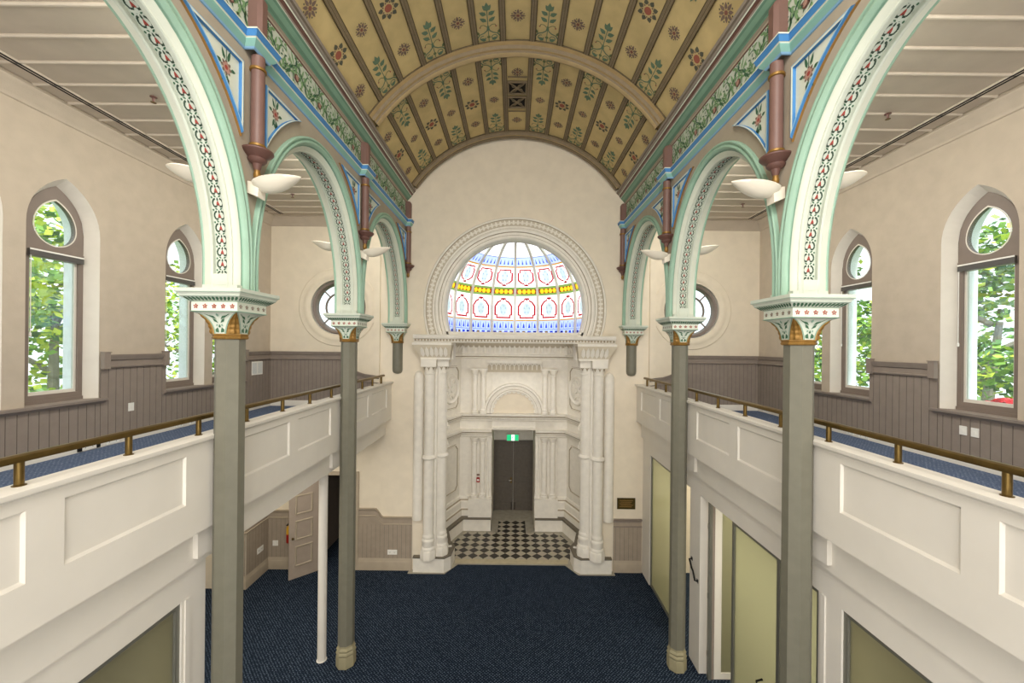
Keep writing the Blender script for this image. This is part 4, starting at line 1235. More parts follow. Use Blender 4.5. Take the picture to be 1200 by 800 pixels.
# dentils along the upper of the two bands
for k in range(26):
    x = -.66+1.32*k/25; mb.box(x-.014, x+.014, 12.31, 12.38, 3.455, 3.495, STONE)
cpath = APX+APR
z = E-.36
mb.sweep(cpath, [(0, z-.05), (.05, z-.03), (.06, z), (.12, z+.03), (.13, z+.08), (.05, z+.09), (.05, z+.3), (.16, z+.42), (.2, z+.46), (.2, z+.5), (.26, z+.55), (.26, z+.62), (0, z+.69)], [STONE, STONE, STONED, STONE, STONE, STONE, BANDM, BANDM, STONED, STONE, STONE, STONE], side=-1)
# acanthus leaves on the frieze
def leaf3(mb, P, u, w, h):
    for sg in (-1, 1):
        mb.poly([P(u, 0, .01), P(u+sg*w*.5, h*.25, .015), P(u+sg*w*.42, h*.7, .03), P(u, h, .055), P(u, h*.5, .04)], STONE)
for (xa, ya), (xb, yb) in zip(cpath, cpath[1:]):
    a, b = Vector((xa, ya)), Vector((xb, yb)); L = (b-a).length; d = (b-a)/L; n = Vector((d.y, -d.x))
    k = max(1, int(L/.15))
    for q in range(k):
        u = L*(q+.5)/k
        P = lambda uu, hh, dd: (*(a+d*uu+n*(.055+dd+hh*.3)), z+.1+hh)
        leaf3(mb, P, u, .12, .27)
trim(mb, 'moulded stone bands and bench plinth round the apse', 'moulding', smooth=25)

# framed panels on the apse walls
mb = MB()
for path in (APX[:3], APR[1:]):
    for (xa, ya), (xb, yb) in zip(path, path[1:]):
        a, b = Vector((xa, ya)), Vector((xb, yb)); L = (b-a).length; d = (b-a)/L; n = Vector((d.y, -d.x))
        for z0, z1 in ((1.18, 2.74), (3.72, 5.16)):
            W = lambda u, z, q: (a.x+d.x*u+n.x*q, a.y+d.y*u+n.y*q, z)
            m_ = .13; c_ = .12
            base = lambda e: [(m_+e+c_, z0+.06+e), (L-m_-e-c_, z0+.06+e), (L-m_-e, z0+.06+e+c_), (L-m_-e, z1-.06-e-c_), (L-m_-e-c_, z1-.06-e), (m_+e+c_, z1-.06-e), (m_+e, z1-.06-e-c_), (m_+e, z0+.06+e+c_)]
            for e0, q0, e1, q1, mt in ((0, .0, .01, .02, STONED), (.01, .02, .035, .024, STONE), (.035, .024, .05, .002, STONED)):
                A_, B_ = base(e0), base(e1)
                for k in range(8):
                    k2 = (k+1) % 8
                    mb.poly([W(*A_[k], q0), W(*A_[k2], q0), W(*B_[k2], q1), W(*B_[k], q1)], mt)
trim(mb, 'raised panel mouldings on the slanting apse walls', 'panel moulding', smooth=0)
# scalloped arcade strip, niche arch, twin shafts: the inner door surround
t = thing('door_surround', 'carved white stone surround of the apse door with half round arch', 'door surround', (0, 12.45, 0))
def shaft(mb, x, y, z0, z1, r):
    mb.lathe((x, y, 0), [(r*1.5, z0), (r*1.5, z0+.08), (r*1.25, z0+.1), (r*1.35, z0+.13), (r*1.05, z0+.16), (r, z0+.19), (r, z1-.2), (r*1.15, z1-.19), (r*1.15, z1-.17), (r, z1-.16), (r*1.1, z1-.12), (r*1.6, z1-.04), (r*1.65, z1)], STONE, 14)
for s in (-1, 1):
    mb = MB()
    for x in (s*1.22, s*.96):
        shaft(mb, x, -.1, 1.0, 2.88, .085)
    mb.build('lower_shafts', t)
    mb = MB()
    for x in (s*1.22, s*.96):
        shaft(mb, x, -.1, 3.6, 4.97, .08)
    mb.box(s*.82, s*1.36, -.2, 0, 4.97, 5.02, STONE)
    mb.build('upper_shafts', t)
    mb = MB(); mb.box(s*.7, s*1.36, -.06, 0, 1.0, 2.88, STONE); mb.box(s*.84, s*1.34, -.04, 0, 3.6, 4.97, STONE); mb.box(s*.66, s*1.38, -.24, 0, .44, 1.0, STONE); mb.build('pier', t)
    mb = MB()
    for k in range(2):
        mb.lathe((s*(.80-.08*k), -.05+.04*k, 0), [(.06, .98), (.06, 1.05), (.045, 1.1), (.045, 2.75), (.06, 2.8), (.06, 2.88)], STONE, 10)
    mb.build('jamb_roll', t)
mb = MB(); zc = 3.62
def halfring(mb, prof, mts, y0, n=36, cx=0., zc=zc):
    for k in range(n):
        a0, a1 = pi*k/n, pi*(k+1)/n
        for j in range(len(prof)-1):
            (r0, d0), (r1, d1) = prof[j], prof[j+1]
            mt = mts[j] if isinstance(mts, list) else mts
            f = lambda r, a, d: (cx+r*cos(a), y0-d, zc+r*sin(a))
            mb.poly([f(r0, a0, d0), f(r0, a1, d0), f(r1, a1, d1), f(r1, a0, d1)], mt)
halfring(mb, [(.68, 0), (.68, .08), (.70, .1), (.74, .1), (.75, .07), (.86, .07), (.87, .13), (.93, .13), (.95, .06), (.95, 0)], [STONE, STONE, STONE, STONED, STONE, STONED, STONE, STONE, STONE], 0)
mb.build('arch_ring', t)
mb = MB()
for k in range(15):                                # drip scallops on the inner edge
    a = pi*(k+.5)/15
    c = (.69*cos(a), zc+.69*sin(a))
    mb.prism([(c[0]+.055*cos(a+pi/2+pi*j/6-0)*1.2, -.07, c[1]+.055*sin(a+pi/2+pi*j/6)*1.2) for j in range(7)], (0, .05, 0), STONE)
for k in range(9):
    a = pi*(k+.5)/9; c = (.805*cos(a), zc+.805*sin(a))
    mb.lathe((c[0], -.07, c[1]), [(.001, 0), (.04, 0)], STONE, 8) if False else None
    mb.prism([(c[0]+.04*cos(2*pi*j/8), -.085, c[1]+.04*sin(2*pi*j/8)) for j in range(8)], (0, .03, 0), STONE)
mb.build('drip_scallops', t)
mb = MB()
N = 28
mb.prism([(.68*cos(pi*k/N), -.015, zc+.68*sin(pi*k/N)) for k in range(N+1)], (0, .01, 0), WALLE)
mb.build('tympanum', t)
mb = MB()
mb.box(-.84, .84, -.12, 0, 5.17, 5.28, STONE); mb.box(-.83, .83, -.03, -.001, 4.9, 5.17, BANDM)
for k in range(12):
    x = -.77+.14*k
    for j in range(8):
        a0, a1 = pi*j/8, pi*(j+1)/8
        f = lambda r, a: (x+r*cos(a), -.12, 5.1+r*sin(a)*1.3)
        g = lambda r, a: (x+r*cos(a), -.02, 5.1+r*sin(a)*1.3)
        mb.poly([f(.04, a0), f(.04, a1), f(.068, a1), f(.068, a0)], STONE)
        mb.poly([f(.04, a0), f(.04, a1), g(.04, a1), g(.04, a0)], STONED)
    mb.box(x+.055, x+.085, -.12, 0, 4.98, 5.12, STONE)
mb.build('scalloped_frieze', t)
# roundels on the slanting apse sides
for s in (-1, 1):
    a, b = Vector((s*1.9, 10.65)), Vector((s*2.1, 11.4)); a, b = Vector((s*2.06, 11.5)), Vector((s*1.72, 12.35))
    c = (a+b)/2; d = (b-a).normalized(); n = Vector((-d.y, d.x))*s
    a1, b1 = Vector((s*2.1, 11.4)), Vector((s*1.68, 12.45)); c = (a1+b1)/2; d = (b1-a1).normalized(); n = Vector((-s*abs(d.y), 0)) 
    n = Vector((d.y, -d.x)); n = n if n.x*s < 0 else -n
    t = thing('carved_roundel', 'carved plaster roundel high on the %s side of the apse' % SIDE[s], 'roundel', (0, 0, 0))
    W = lambda u, z, q: (c.x+d.x*u+n.x*q, c.y+d.y*u+n.y*q, 4.4+z)
    mb = MB()
    for (r0, q0, r1, q1) in ((.46, 0, .44, .04), (.44, .04, .4, .05), (.4, .05, .37, .02), (.37, .02, .33, .01)):
        for k in range(32):
            e, f = 2*pi*k/32, 2*pi*(k+1)/32
            mb.poly([W(r0*cos(e), r0*sin(e), q0), W(r0*cos(f), r0*sin(f), q0), W(r1*cos(f), r1*sin(f), q1), W(r1*cos(e), r1*sin(e), q1)], STONE)
    mb.build('ring', t)
    mb = MB()
    for k in range(10):
        al = 2*pi*k/10
        for pl, q in ((leaf(.07*cos(al), .07*sin(al), al, .24, .11), .03),):
            mb.prism([W(x, y, .004) for x, y in pl], (n.x*q, n.y*q, 0), STONE)
    mb.prism([W(x, y, .004) for x, y in disc(0, 0, .075, 12)], (n.x*.05, n.y*.05, 0), STONE)
    mb.build('rosette', t)

# double door
t = thing('door_1', 'dark brown double door at the back of the apse', 'door', (0, 13.8, .012), kind='structure')
mb = MB(); mb.box(-.68, .68, -.02, .05, 2.4, 2.43, DOORD); mb.box(-.68, -.645, -.02, .05, 0, 2.4, DOORD); mb.box(.645, .68, -.02, .05, 0, 2.4, DOORD); mb.build('frame', t)
for s in (-1, 1):
    mb = MB(); mb.box(s*.006, s*.643, 0, .04, .01, 2.395, DOORD)
    for z0, z1 in ((.25, 1.0), (1.15, 2.25)):
        for x0, x1, q0, q1 in ((.08, .11, z0, z1), (.54, .57, z0, z1), (.11, .54, z0, z0+.03), (.11, .54, z1-.03, z1)):
            mb.box(s*x0, s*x1, -.012, 0, q0, q1, DOORD)
    lf = mb.build('door_leaf', t, smooth=0)
    mb = MB()
    mb.tube([(s*.06, 0, .05), (s*.06, -.04, .06), (s*.06, -.04, .26), (s*.06, 0, .27)], .012, BLK, 8)
    if s < 0:
        mb.box(-.1, -.04, -.015, 0, .95, 1.15, BRASS); mb.tube([(-.07, -.015, 1.05), (-.07, -.05, 1.05), (-.15, -.05, 1.05)], .01, PVC, 8)
    mb.build('door_handle', lf)
# exit sign: green running man symbol on a white plate
EXG = mat('exit_green', '17a36b', .4, var=0); EXW = mat('exit_white', 'eefcf4', .4, var=0)
for mm, col_, st in ((EXG, '17b873', 1.0), (EXW, 'eefff6', 1.2)):
    b = mm.node_tree.nodes['Principled BSDF']; b.inputs['Emission Color'].default_value = lin(col_); b.inputs['Emission Strength'].default_value = st
t = thing('exit_sign', 'lit green running figure exit sign above the dark double door', 'sign', (-.03, 13.7, 2.56))
mb = MB(); mb.box(-.21, .21, 0, .05, -.11, .12, PVC); mb.box(-.02, .02, .05, .14, -.04, .04, PVC); mb.build('housing', t)
mb = MB(); mb.box(-.2, .2, -.004, -.001, -.1, .1, EXG)
mb.box(-.045, .065, -.006, -.005, -.1, .1, EXW)
mb.build('green_face', t)
mb = MB()
g = lambda pl: mb.poly([(x, -.009, z) for x, z in pl], EXG)
g(disc(.012, .06, .014)); 
for a, b, w in (((.008, .045), (-.004, .0), .024), ((-.004, 0), (.02, -.03), .014), ((.02, -.03), (.018, -.07), .013), ((-.004, 0), (-.02, -.035), .014), ((-.02, -.035), (-.038, -.04), .012), ((.008, .035), (.03, .01), .01), ((.004, .035), (-.02, .025), .01), ((-.02, .025), (-.03, .0), .009)):
    g(strip([a, b], w)[0])
mb.build('running_figure', t)

# portal piers ----------------------------------------------------------------------
for s in (-1, 1):
    t = thing('portal_pier', 'cluster of round white shafts on a stone pedestal, %s of the portal' % SIDE[s], 'pier', (0, 0, 0))
    mb = MB()
    pl = [(2.5, 9.98), (1.72, 9.96), (1.57, 10.12), (1.54, 10.58), (1.66, 10.78), (1.92, 10.86), (1.84, YW-.002), (2.5, YW-.002)]
    mb.prism([(s*x, y, .014) for x, y in pl], (0, 0, .345), STONE)
    cxm, cym = 2.05, 10.2
    mb.prism([(s*(cxm+(x-cxm)*1.02), min(cym+(y-cym)*1.02, 10.9), .359) for x, y in pl], (0, 0, .03), CAPST)
    mb.build('pedestal', t, smooth=0)
    for nm, (x, y) in (('outer', (2.12, 9.98)), ('inner', (1.845, 10.2))):
        mb = MB()
        mb.lathe((s*x, y, 0), [(.13, 1.0), (.13, 2.95), (.13, E-.74)], STONE, 24); sh = mb.build('shaft', t)
        mb = MB()
        mb.lathe((s*x, y, 0), [(.13, 2.86), (.17, 2.88), (.18, 2.91), (.17, 2.94), (.13, 2.97)], STONE, 24); mb.build('shaft_ring', sh)
        mb = MB()
        mb.lathe((s*x, y, 0), [(.185, .389), (.185, .58), (.17, .61)], STONE, 8, ph=pi/8, apothem=True)
        mb.lathe((s*x, y, 0), [(.17, .61), (.175, .64), (.165, .67), (.15, .69), (.155, .80), (.165, .83), (.158, .87), (.14, .89), (.15, .92), (.145, .96), (.13, 1.0)], STONE, 24)
        mb.build('shaft_base', t)
        mb = MB()
        mb.lathe((s*x, y, 0), [(.13, E-.74), (.145, E-.73), (.145, E-.70), (.13, E-.69), (.135, E-.62), (.165, E-.54)], STONE, 24)
        for k in range(8):                         # carved drop points round the capital
            a = 2*pi*k/8
            p = lambda da, r, z: (s*x+r*cos(a+da), y+r*sin(a+da), z)
            mb.poly([p(-.36, .172, E-.5), p(.36, .172, E-.5), p(0, .15, E-.64)], STONED)
        mb.box(s*x-.19, s*x+.19, y-.19, min(y+.19, 10.5), E-.54, E-.36, STONE)
        mb.build('shaft_capital', t)
    mb = MB()                                      # square core and fillets between the shafts
    mb.box(s*1.86, s*2.2, 10.06, 10.44, .389, E-.36, STONE)
    mb.lathe((s*1.965, 10.03, 0), [(.04, .5), (.04, E-.6)], STONE, 12)
    mb.build('core', t)
    mb = MB()                                      # half round pilaster with domed head on the wall
    mb.lathe((s*2.42, YW, 0), [(.13, 1.3), (.13, E-.86), (.12, E-.78), (.09, E-.71), (.04, E-.67), (.005, E-.66)], STONE, 20, a0=pi, a1=2*pi)
    mb.build('half_round_pilaster', t, clip=((0, YW-.003, 0), (0, 1, 0)))
    mb = MB()                                      # flared impost block carved with leaves
    z0, z1 = E-.36, E+.06
    lo = [(1.6, 9.86), (2.34, 9.86), (2.34, YW-.002), (1.6, YW-.002)]; hi = [(1.55, 9.74), (2.52, 9.74), (2.52, YW-.002), (1.55, YW-.002)]
    mb.rings([[(s*x, y, z0) for x, y in lo], [(s*x, y, z0+.05) for x, y in lo], [(s*x, y, z1-.06) for x, y in hi], [(s*x, y, z1) for x, y in hi]], [STONE, BANDM, STONE])
    mb.box(s*1.56, s*1.95, YW-.002, 10.5, z0, z1, STONE)
    for k in range(6):
        u = 1.69+.11*k+.02
        P = lambda uu, hh, dd: (s*(1.97+(uu-1.97)*(1+hh*.3)), 9.86-.005-dd-hh*.39, z0+.06+hh)
        leaf3(mb, P, u, .1, .26)
    mb.build('impost', t)
# cornice across the portal, carrying the round window
t = thing('portal_cornice', 'dentilled white cornice across the portal under the round window', 'cornice', (0, YW, 0))
mb = MB()
zc = E+.06
mb.sweep([(-2.5, -.26), (2.5, -.26)], [(-.26, zc), (.0, zc), (.02, zc+.02), (.02, zc+.09), (.07, zc+.1), (.09, zc+.14), (.1, zc+.18), (.08, zc+.2), (-.26, zc+.2)], [STONE, STONE, STONE, STONE, STONE, STONE, STONE, STONE], side=-1)
mb.build('moulding', t)
mb = MB()
for k in range(64):
    x = -2.45+4.9*k/63; mb.box(x-.02, x+.02, -.325, -.275, zc+.04, zc+.085, STONED)
mb.build('dentil_row', t, smooth=0)
# ring mouldings of the big round window
t = thing('round_window_surround', 'carved plaster ring round the large arched stained glass window', 'moulding', (0, YW, CZ))
def big_ring(mb, prof, mts, zmin, n=96):
    for k in range(n):
        a0, a1 = R(-30)+R(240)*k/n, R(-30)+R(240)*(k+1)/n
        for j in range(len(prof)-1):
            (r0, d0), (r1, d1) = prof[j], prof[j+1]
            f = lambda r, a, d: (r*cos(a), -d, r*sin(a))
            mb.poly([f(r0, a0, d0), f(r0, a1, d0), f(r1, a1, d1), f(r1, a0, d1)], mts[j] if isinstance(mts, list) else mts)
cl = ((0, 0, E+.262-CZ), (0, 0, -1))
mb = MB(); big_ring(mb, [(1.775, -.2), (1.775, .02), (1.80, .05), (1.85, .05), (1.865, .03), (1.93, .03), (1.94, .07), (1.99, .09), (2.03, .07), (2.04, .05)], [STONE, STONE, STONE, STONED, STONE, STONED, STONE, STONE, STONED], 0); mb.build('inner_mouldings', t, clip=cl)
mb = MB(); big_ring(mb, [(2.04, .05), (2.09, .05), (2.1, .035), (2.25, .035), (2.26, .06), (2.3, .06), (2.32, .03), (2.33, 0)], [STONE, STONED, BANDM, STONED, STONE, STONE, STONE], 0); mb.build('outer_band', t, clip=cl)
mb = MB()
for k in range(74):
    a = R(-17)+R(214)*k/73
    for sg in (-1, 1):
        pl = leaf(2.11, 0, 0, .135, .075) if sg > 0 else []
        if not pl: continue
        pr = [((r*cos(a)-q*sin(a)), (r*sin(a)+q*cos(a))) for r, q in pl]
        mb.prism([(x, -.036, z) for x, z in pr], (0, -.02, 0), STONE, cap=STONE)
    c = a+R(1.45)
    mb.prism([(2.175*cos(c)+.02*cos(2*pi*j/6), -.036, 2.175*sin(c)+.02*sin(2*pi*j/6)) for j in range(6)], (0, -.014, 0), STONE)
mb.build('leaf_carving', t, clip=cl)
mb = MB()
mb.box(-1.86, 1.86, -.05, .25, E+.263-CZ, E+.345-CZ, STONE); mb.build('sill', t)

# ================================================================== STAINED GLASS DOME
DR, DZ, DY = 1.86, E+1.2, 10.42
t = thing('stained_glass_dome', 'stained glass half dome with red cartouches and yellow band in the arched opening', 'stained glass', (0, DY, DZ))
def dp(phi, z, off=0.):
    z = z-1.2
    r = DR if z < 0 else sqrt(max(0.0001, DR*DR-z*z))
    r -= off
    return (r*sin(phi), r*cos(phi), z)
SEG = R(22.5)
for k in range(8):
    c = -pi/2+SEG*(k+.5)
    mb = MB()
    fn = lambda p, z, q=0.: dp(c+p*SEG/2, z, .006+q*4)
    def zone(z0, z1, mt, nv=3):
        mb.grid(lambda i, j: dp(c+(-1+2*i)*SEG/2, z0+(z1-z0)*j), 4, nv, mt)
    zone(.34, .5, GLAV, 1); zone(.5, .76, GLAV, 1); zone(.76, .8, GAMB, 1); zone(.8, 1.53, GW, 4)
    zone(1.53, 1.595, GGRN, 1); zone(1.595, 1.725, GYEL, 2); zone(1.725, 1.79, GGRN, 1); zone(1.79, 2.33, GW, 5); zone(2.33, 2.37, GAMB, 1); zone(2.37, 2.58, GLAV, 3); zone(2.58, 3.04, GW, 9)
    mo = []
    for j in range(4):                             # blue bands at the foot
        u = -.72+.48*j
        mo.append((GBLUE, [(u-.1, .55), (u+.1, .55), (u+.05, .64), (u, .71), (u-.05, .64)]))
        mo.append((GNAVY if j % 3 == 0 else GAMB if j == 1 else GBLUE, [(u-.14, .37), (u+.14, .37), (u+.14, .46), (u-.14, .46)]))
        mo.append((GNAVY, [(u+.2, .53), (u+.24, .53), (u+.24, .73), (u+.2, .73)]))
        if j < 4: mo.append((GBLUE, [(u*.9-.08, 2.41), (u*.9+.08, 2.41), (u*.9, 2.54)]))
    for q in ([(-.95, .495), (.95, .495), (.95, .51), (-.95, .51)], [(-.95, .345), (.95, .345), (.95, .36), (-.95, .36)], [(-.95, 2.57), (.95, 2.57), (.95, 2.585), (-.95, 2.585)]):
        mo.append((GBLUE, q))
    # yellow discs on the green band
    us = [-.6+.4*j for j in range(4)]
    ed = [-1.0]+[u for u in us]+[1.0]
    for a, b in zip(ed, ed[1:]):
        L_ = [(a+.19*sin(pi*q/6), 1.66+.065*cos(pi*q/6)) for q in range(7)] if a > -1 else [(-1, 1.725), (-1, 1.595)]
        R_ = [(b-.19*sin(pi*q/6), 1.66-.065*cos(pi*q/6)) for q in range(7)] if b < 1 else [(1, 1.595), (1, 1.725)]
        mo.append((GDRED, L_+R_))
    # cartouches
    lowc = [(-.62, .84), (.62, .84), (.62, .93), (.78, .93), (.78, 1.22), (.5, 1.36), (.25, 1.4), (.2, 1.47), (-.2, 1.47), (-.25, 1.4), (-.5, 1.36), (-.78, 1.22), (-.78, .93), (-.62, .93)]
    upc = [(-.6, 2.28), (.6, 2.28), (.6, 2.2), (.78, 2.2), (.78, 1.98), (.5, 1.9), (.22, 1.87), (.17, 1.82), (-.17, 1.82), (-.22, 1.87), (-.5, 1.9), (-.78, 1.98), (-.78, 2.2), (-.6, 2.2)]
    for cart, zc_ in ((lowc, 1.15), (upc, 2.08)):
        inn = [(x*.80, zc_+(z-zc_)*.84) for x, z in cart]
        for a in range(len(cart)):
            b = (a+1) % len(cart)
            mo.append((GRED, [cart[a], cart[b], inn[b], inn[a]]))
    for zq, mt in ((1.42, GRED), (1.85, GRED)): mo.append((mt, [(-.1, zq), (0, zq-.04), (.1, zq), (0, zq+.04)]))
    for zq in (1.12, 2.08):
        mo.append((GOPAL, [(.34*cos(2*pi*i/10), zq+.2*sin(2*pi*i/10)) for i in range(10)]))
        for a in range(5):
            mo.append((GLAV, [(.22*cos(a*1.26), zq+.1*sin(a*1.26)), (.3*cos(a*1.26+.3), zq+.14*sin(a*1.26+.3)), (.18*cos(a*1.26+.6), zq+.1*sin(a*1.26+.6))]))
    put(mb, fn, mo)
    mb.build('glass_segment', t, smooth=0)
for k in range(9):
    phi = -pi/2+SEG*k
    mb = MB()
    zs = [.34+(3.05-.34)*j/26 for j in range(27)]
    loops = []
    for z in zs:
        w = .036
        r = Vector(dp(phi, z)); tn_ = Vector((cos(phi), -sin(phi), 0)); rad = r.copy(); rad.z = max(0, z-1.2); rad = rad.normalized()
        loops.append([r+tn_*w, r+tn_*w-rad*.05, r-tn_*w-rad*.05, r-tn_*w])
    mb.rings(loops, STONE); mb.build('glazing_rib', t)

# ================================================================== OCULUS WINDOWS
for i, s in enumerate((-1, 1)):
    t = thing('window_%d' % (9+i), 'round window in the end wall of the %s gallery' % SIDE[s], 'window', (s*4.5, YW, E+.94), kind='structure')
    def annulus(mb, prof, mt, n=48):
        for k in range(n):
            a0, a1 = 2*pi*k/n, 2*pi*(k+1)/n
            for (r0, d0), (r1, d1) in zip(prof, prof[1:]):
                f = lambda r, a, d: (r*cos(a), -d, r*sin(a))
                mb.poly([f(r0, a0, d0), f(r0, a1, d0), f(r1, a1, d1), f(r1, a0, d1)], mt)
    mb = MB(); annulus(mb, [(.705, -.02), (.705, -.01), (.76, .015), (.82, .03), (.86, .02), (.9, .012), (.98, .02), (1.0, .0)], WALLE); mb.build('plaster_ring', t)
    mb = MB(); annulus(mb, [(.695, -.1), (.67, -.04), (.62, -.06), (.60, -.1), (.58, -.2), (.60, -.2)], WINF); mb.build('outer_frame', t)
    mb = MB(); annulus(mb, [(.39, -.13), (.385, -.12), (.355, -.12), (.345, -.13), (.345, -.16), (.39, -.16), (.39, -.13)], WINF); ir = mb.build('inner_ring', t)
    mb = MB()
    for a in (pi/4, 3*pi/4, 5*pi/4, 7*pi/4):
        d = Vector((cos(a), 0, sin(a))); n = Vector((-sin(a), 0, cos(a)))*.016
        p0, p1 = d*.39, d*.6
        mb.prism([p0+n+Vector((0, .125, 0)), p1+n+Vector((0, .125, 0)), p1-n+Vector((0, .125, 0)), p0-n+Vector((0, .125, 0))], (0, .03, 0), WINF)
    mb.build('radial_bar', t)
    mb = MB(); mb.prism([(.60*cos(2*pi*k/48), .15, .60*sin(2*pi*k/48)) for k in range(48)], (0, .005, 0), PANE); mb.build('glass_pane', t, smooth=0)

# ================================================================== SMALL FITTINGS
def outlet(name, label, cat, loc, normal, w, h, kind='socket', grp=None):
    """plate facing `normal` (plan vector); local x runs along the wall"""
    t = thing(name, label, cat, loc, atan2(normal[1], normal[0])+pi/2, grp)
    mb = MB(); mb.box(-w/2, w/2, -.012, 0, -h/2, h/2, PVC); mb.build('plate', t, smooth=0)
    mb = MB()
    if kind == 'socket':
        for dx in (-w*.25, w*.25):
            for q, a in ((-.012, .5), (.012, -.5)): mb.box(dx+q-.003, dx+q+.003, -.0135, -.012, -.004, .012, SLOT)
            mb.box(dx-.003, dx+.003, -.0135, -.012, -.022, -.010, SLOT)
        nm = 'socket_slots'
    else:
        mb.box(-.012, .012, -.018, -.012, -.02, .02, PVC); nm = 'rocker'
    mb.build(nm, t, smooth=0)
    return t
xl = XW-.03-.027
zs = GF+.065
outlet('light_switch', 'white switch plate on the left gallery dado between the windows', 'switch', (-(XW-.03), 6.41, E-1.05), (1, 0), .09, .13, 'switch')
outlet('power_outlet', 'white double outlet on the left gallery skirting below the nearest window', 'outlet', (-xl+.004, 6.09, zs), (1, 0), .2, .1)
t = outlet('data_outlet', 'white floor box plate with dark sides on the left gallery skirting', 'outlet', (-xl+.004, 5.75, zs), (1, 0), .2, .1)
mb = MB(); mb.box(-.15, -.1, -.02, 0, -.05, .05, BLK); mb.box(.1, .15, -.02, 0, -.05, .05, BLK); mb.build('dark_end', t)
outlet('power_outlet', 'white double outlet on the left gallery skirting just before the near column', 'outlet', (-xl+.004, 7.62, zs), (1, 0), .2, .1)
outlet('data_outlet', 'small white data plate on the left gallery skirting before the near column', 'outlet', (-xl+.004, 7.3, zs), (1, 0), .15, .09)
outlet('power_outlet', 'white outlet on the left gallery skirting near the far corner', 'outlet', (-xl+.004, 9.75, zs), (1, 0), .16, .1)
t = thing('paper_notice', 'white paper notice on the left gallery dado near the far corner', 'notice', (-(XW-.03), 9.55, E-.6), pi/2)
mb = MB(); mb.box(-.2, .2, -.006, 0, -.16, .16, PVC); mb.build('sheet', t, smooth=0)
mb = MB()
for dx in (-.1, .1): mb.box(dx-.08, dx+.08, -.0075, -.006, -.13, .13, mat('faint_print', 'd4d6d4', .7, var=.1, scale=60))
mb.build('printed_area', t, smooth=0)
outlet('light_switch', 'white switch plate under the right gallery sill, left of the pair', 'switch', (XW-.03, 5.46, E-1.10), (-1, 0), .085, .12, 'switch')
outlet('light_switch', 'white switch plate under the right gallery sill, right of the pair', 'switch', (XW-.03, 5.32, E-1.10), (-1, 0), .085, .12, 'switch')
outlet('power_outlet', 'white double outlet on the right gallery skirting, nearest', 'outlet', (xl-.004, 6.98, zs), (-1, 0), .2, .1)
outlet('data_outlet', 'small white data plate beside the outlet on the right gallery skirting', 'outlet', (xl-.004, 7.25, zs), (-1, 0), .15, .09)
outlet('power_outlet', 'white outlet on the right gallery skirting near the far corner', 'outlet', (xl-.004, 9.7, zs), (-1, 0), .16, .1)
outlet('power_outlet', 'white double outlet low on the left wall dado under the gallery', 'outlet', (-XW+.02, 9.75, .66), (1, 0), .22, .13)
outlet('light_switch', 'white plate on the end wall dado in the corner under the left gallery', 'outlet', (-6.02, YW-.02, .66), (0, -1), .13, .13, 'switch')
outlet('power_outlet', 'white double outlet on the end wall dado left of the portal', 'outlet', (-3.05, YW-.02, .46), (0, -1), .24, .12)
t = thing('wall_plaque', 'brown bronze plaque on the end wall right of the portal', 'plaque', (2.88, YW-.002, 1.75))
PLQ = mat('bronze_plaque', '4d4220', .4, metal=.6, var=.2, scale=30)
mb = MB(); mb.box(-.23, .23, -.018, 0, -.14, .14, PLQ); mb.build('plate', t, smooth=0)
mb = MB()
for k in range(5): mb.box(-.17+.02*(k % 2), .17-.03*(k % 3), -.0195, -.018, .08-.04*k-.006, .08-.04*k+.006, GOLDL)
mb.build('text_lines', t, smooth=0)
t = thing('fire_call_point', 'small red fire call point on the carved pier left of the door', 'alarm', (-1.09, 12.385, 1.55))
mb = MB(); mb.box(-.07, .07, -.06, 0, -.07, .07, REDP); mb.build('housing', t)
mb = MB(); mb.poly([(x, -.062, z) for x, z in disc(0, 0, .035)], PVC); mb.build('button', t)
mb = MB(); mb.box(-.05, .05, -.012, 0, .12, .17, MPUR); mb.build('sign_strip', t)

# ================================================================== OUTSIDE
def tree(label, x, y, h, zlo, blobs, n, mix, grp=None):
    t = thing('tree', label, 'tree', (x, y, -1.2))
    mb = MB()
    mb.tube([(0, 0, 0), (.08, .05, h*.35), (-.05, .1, h*.6), (.1, 0, h*.8)], [.16, .13, .1, .05], BARK, 8); tr = mb.build('trunk', t)
    for k in range(7):
        a = k*2.4; z = zlo+1.0+(h-zlo)*.09*k; L = 1.3
        mb = MB(); mb.tube([(0, .05, z), (.5*cos(a)*L, .5*sin(a)*L, z+.45), (cos(a)*L, sin(a)*L, z+.7), (1.5*cos(a)*L, 1.5*sin(a)*L, z+1.3)], [.06, .045, .03, .012], BARK, 6); mb.build('branch', tr)
    mb = MB()
    for _ in range(n):
        bx, by, bz, br = random.choice(blobs)
        v = Vector((random.gauss(0, 1), random.gauss(0, 1), random.gauss(0, 1))).normalized()*br*random.uniform(.45, 1.05)
        p = Vector((bx, by, bz))+v
        a, b_, l, w = random.uniform(0, 6.3), random.uniform(-.9, .9), random.uniform(.12, .2), random.uniform(.05, .09)
        d = Vector((cos(a)*cos(b_), sin(a)*cos(b_), sin(b_))); u = d.cross(Vector((random.gauss(0, 1), random.gauss(0, 1), 1.5))).normalized()
        mb.poly([p, p+d*l*.5+u*w, p+d*l, p+d*l*.5-u*w], random.choices([LEAF1, LEAF2, LEAF3], mix)[0])
    mb.build('foliage', t, smooth=0, weld=False)
    return t
def blobset(h, zlo, rad, n):
    return [(random.uniform(-rad, rad), random.uniform(-rad, rad), random.uniform(zlo, h), random.uniform(.6, 1.0)) for _ in range(n)]
tree('yellow green tree seen through the nearest left window', -9.6, 8.2, 9.3, 3.0, blobset(9.3, 3.6, 1.3, 16), 5200, (5, 4, 2))
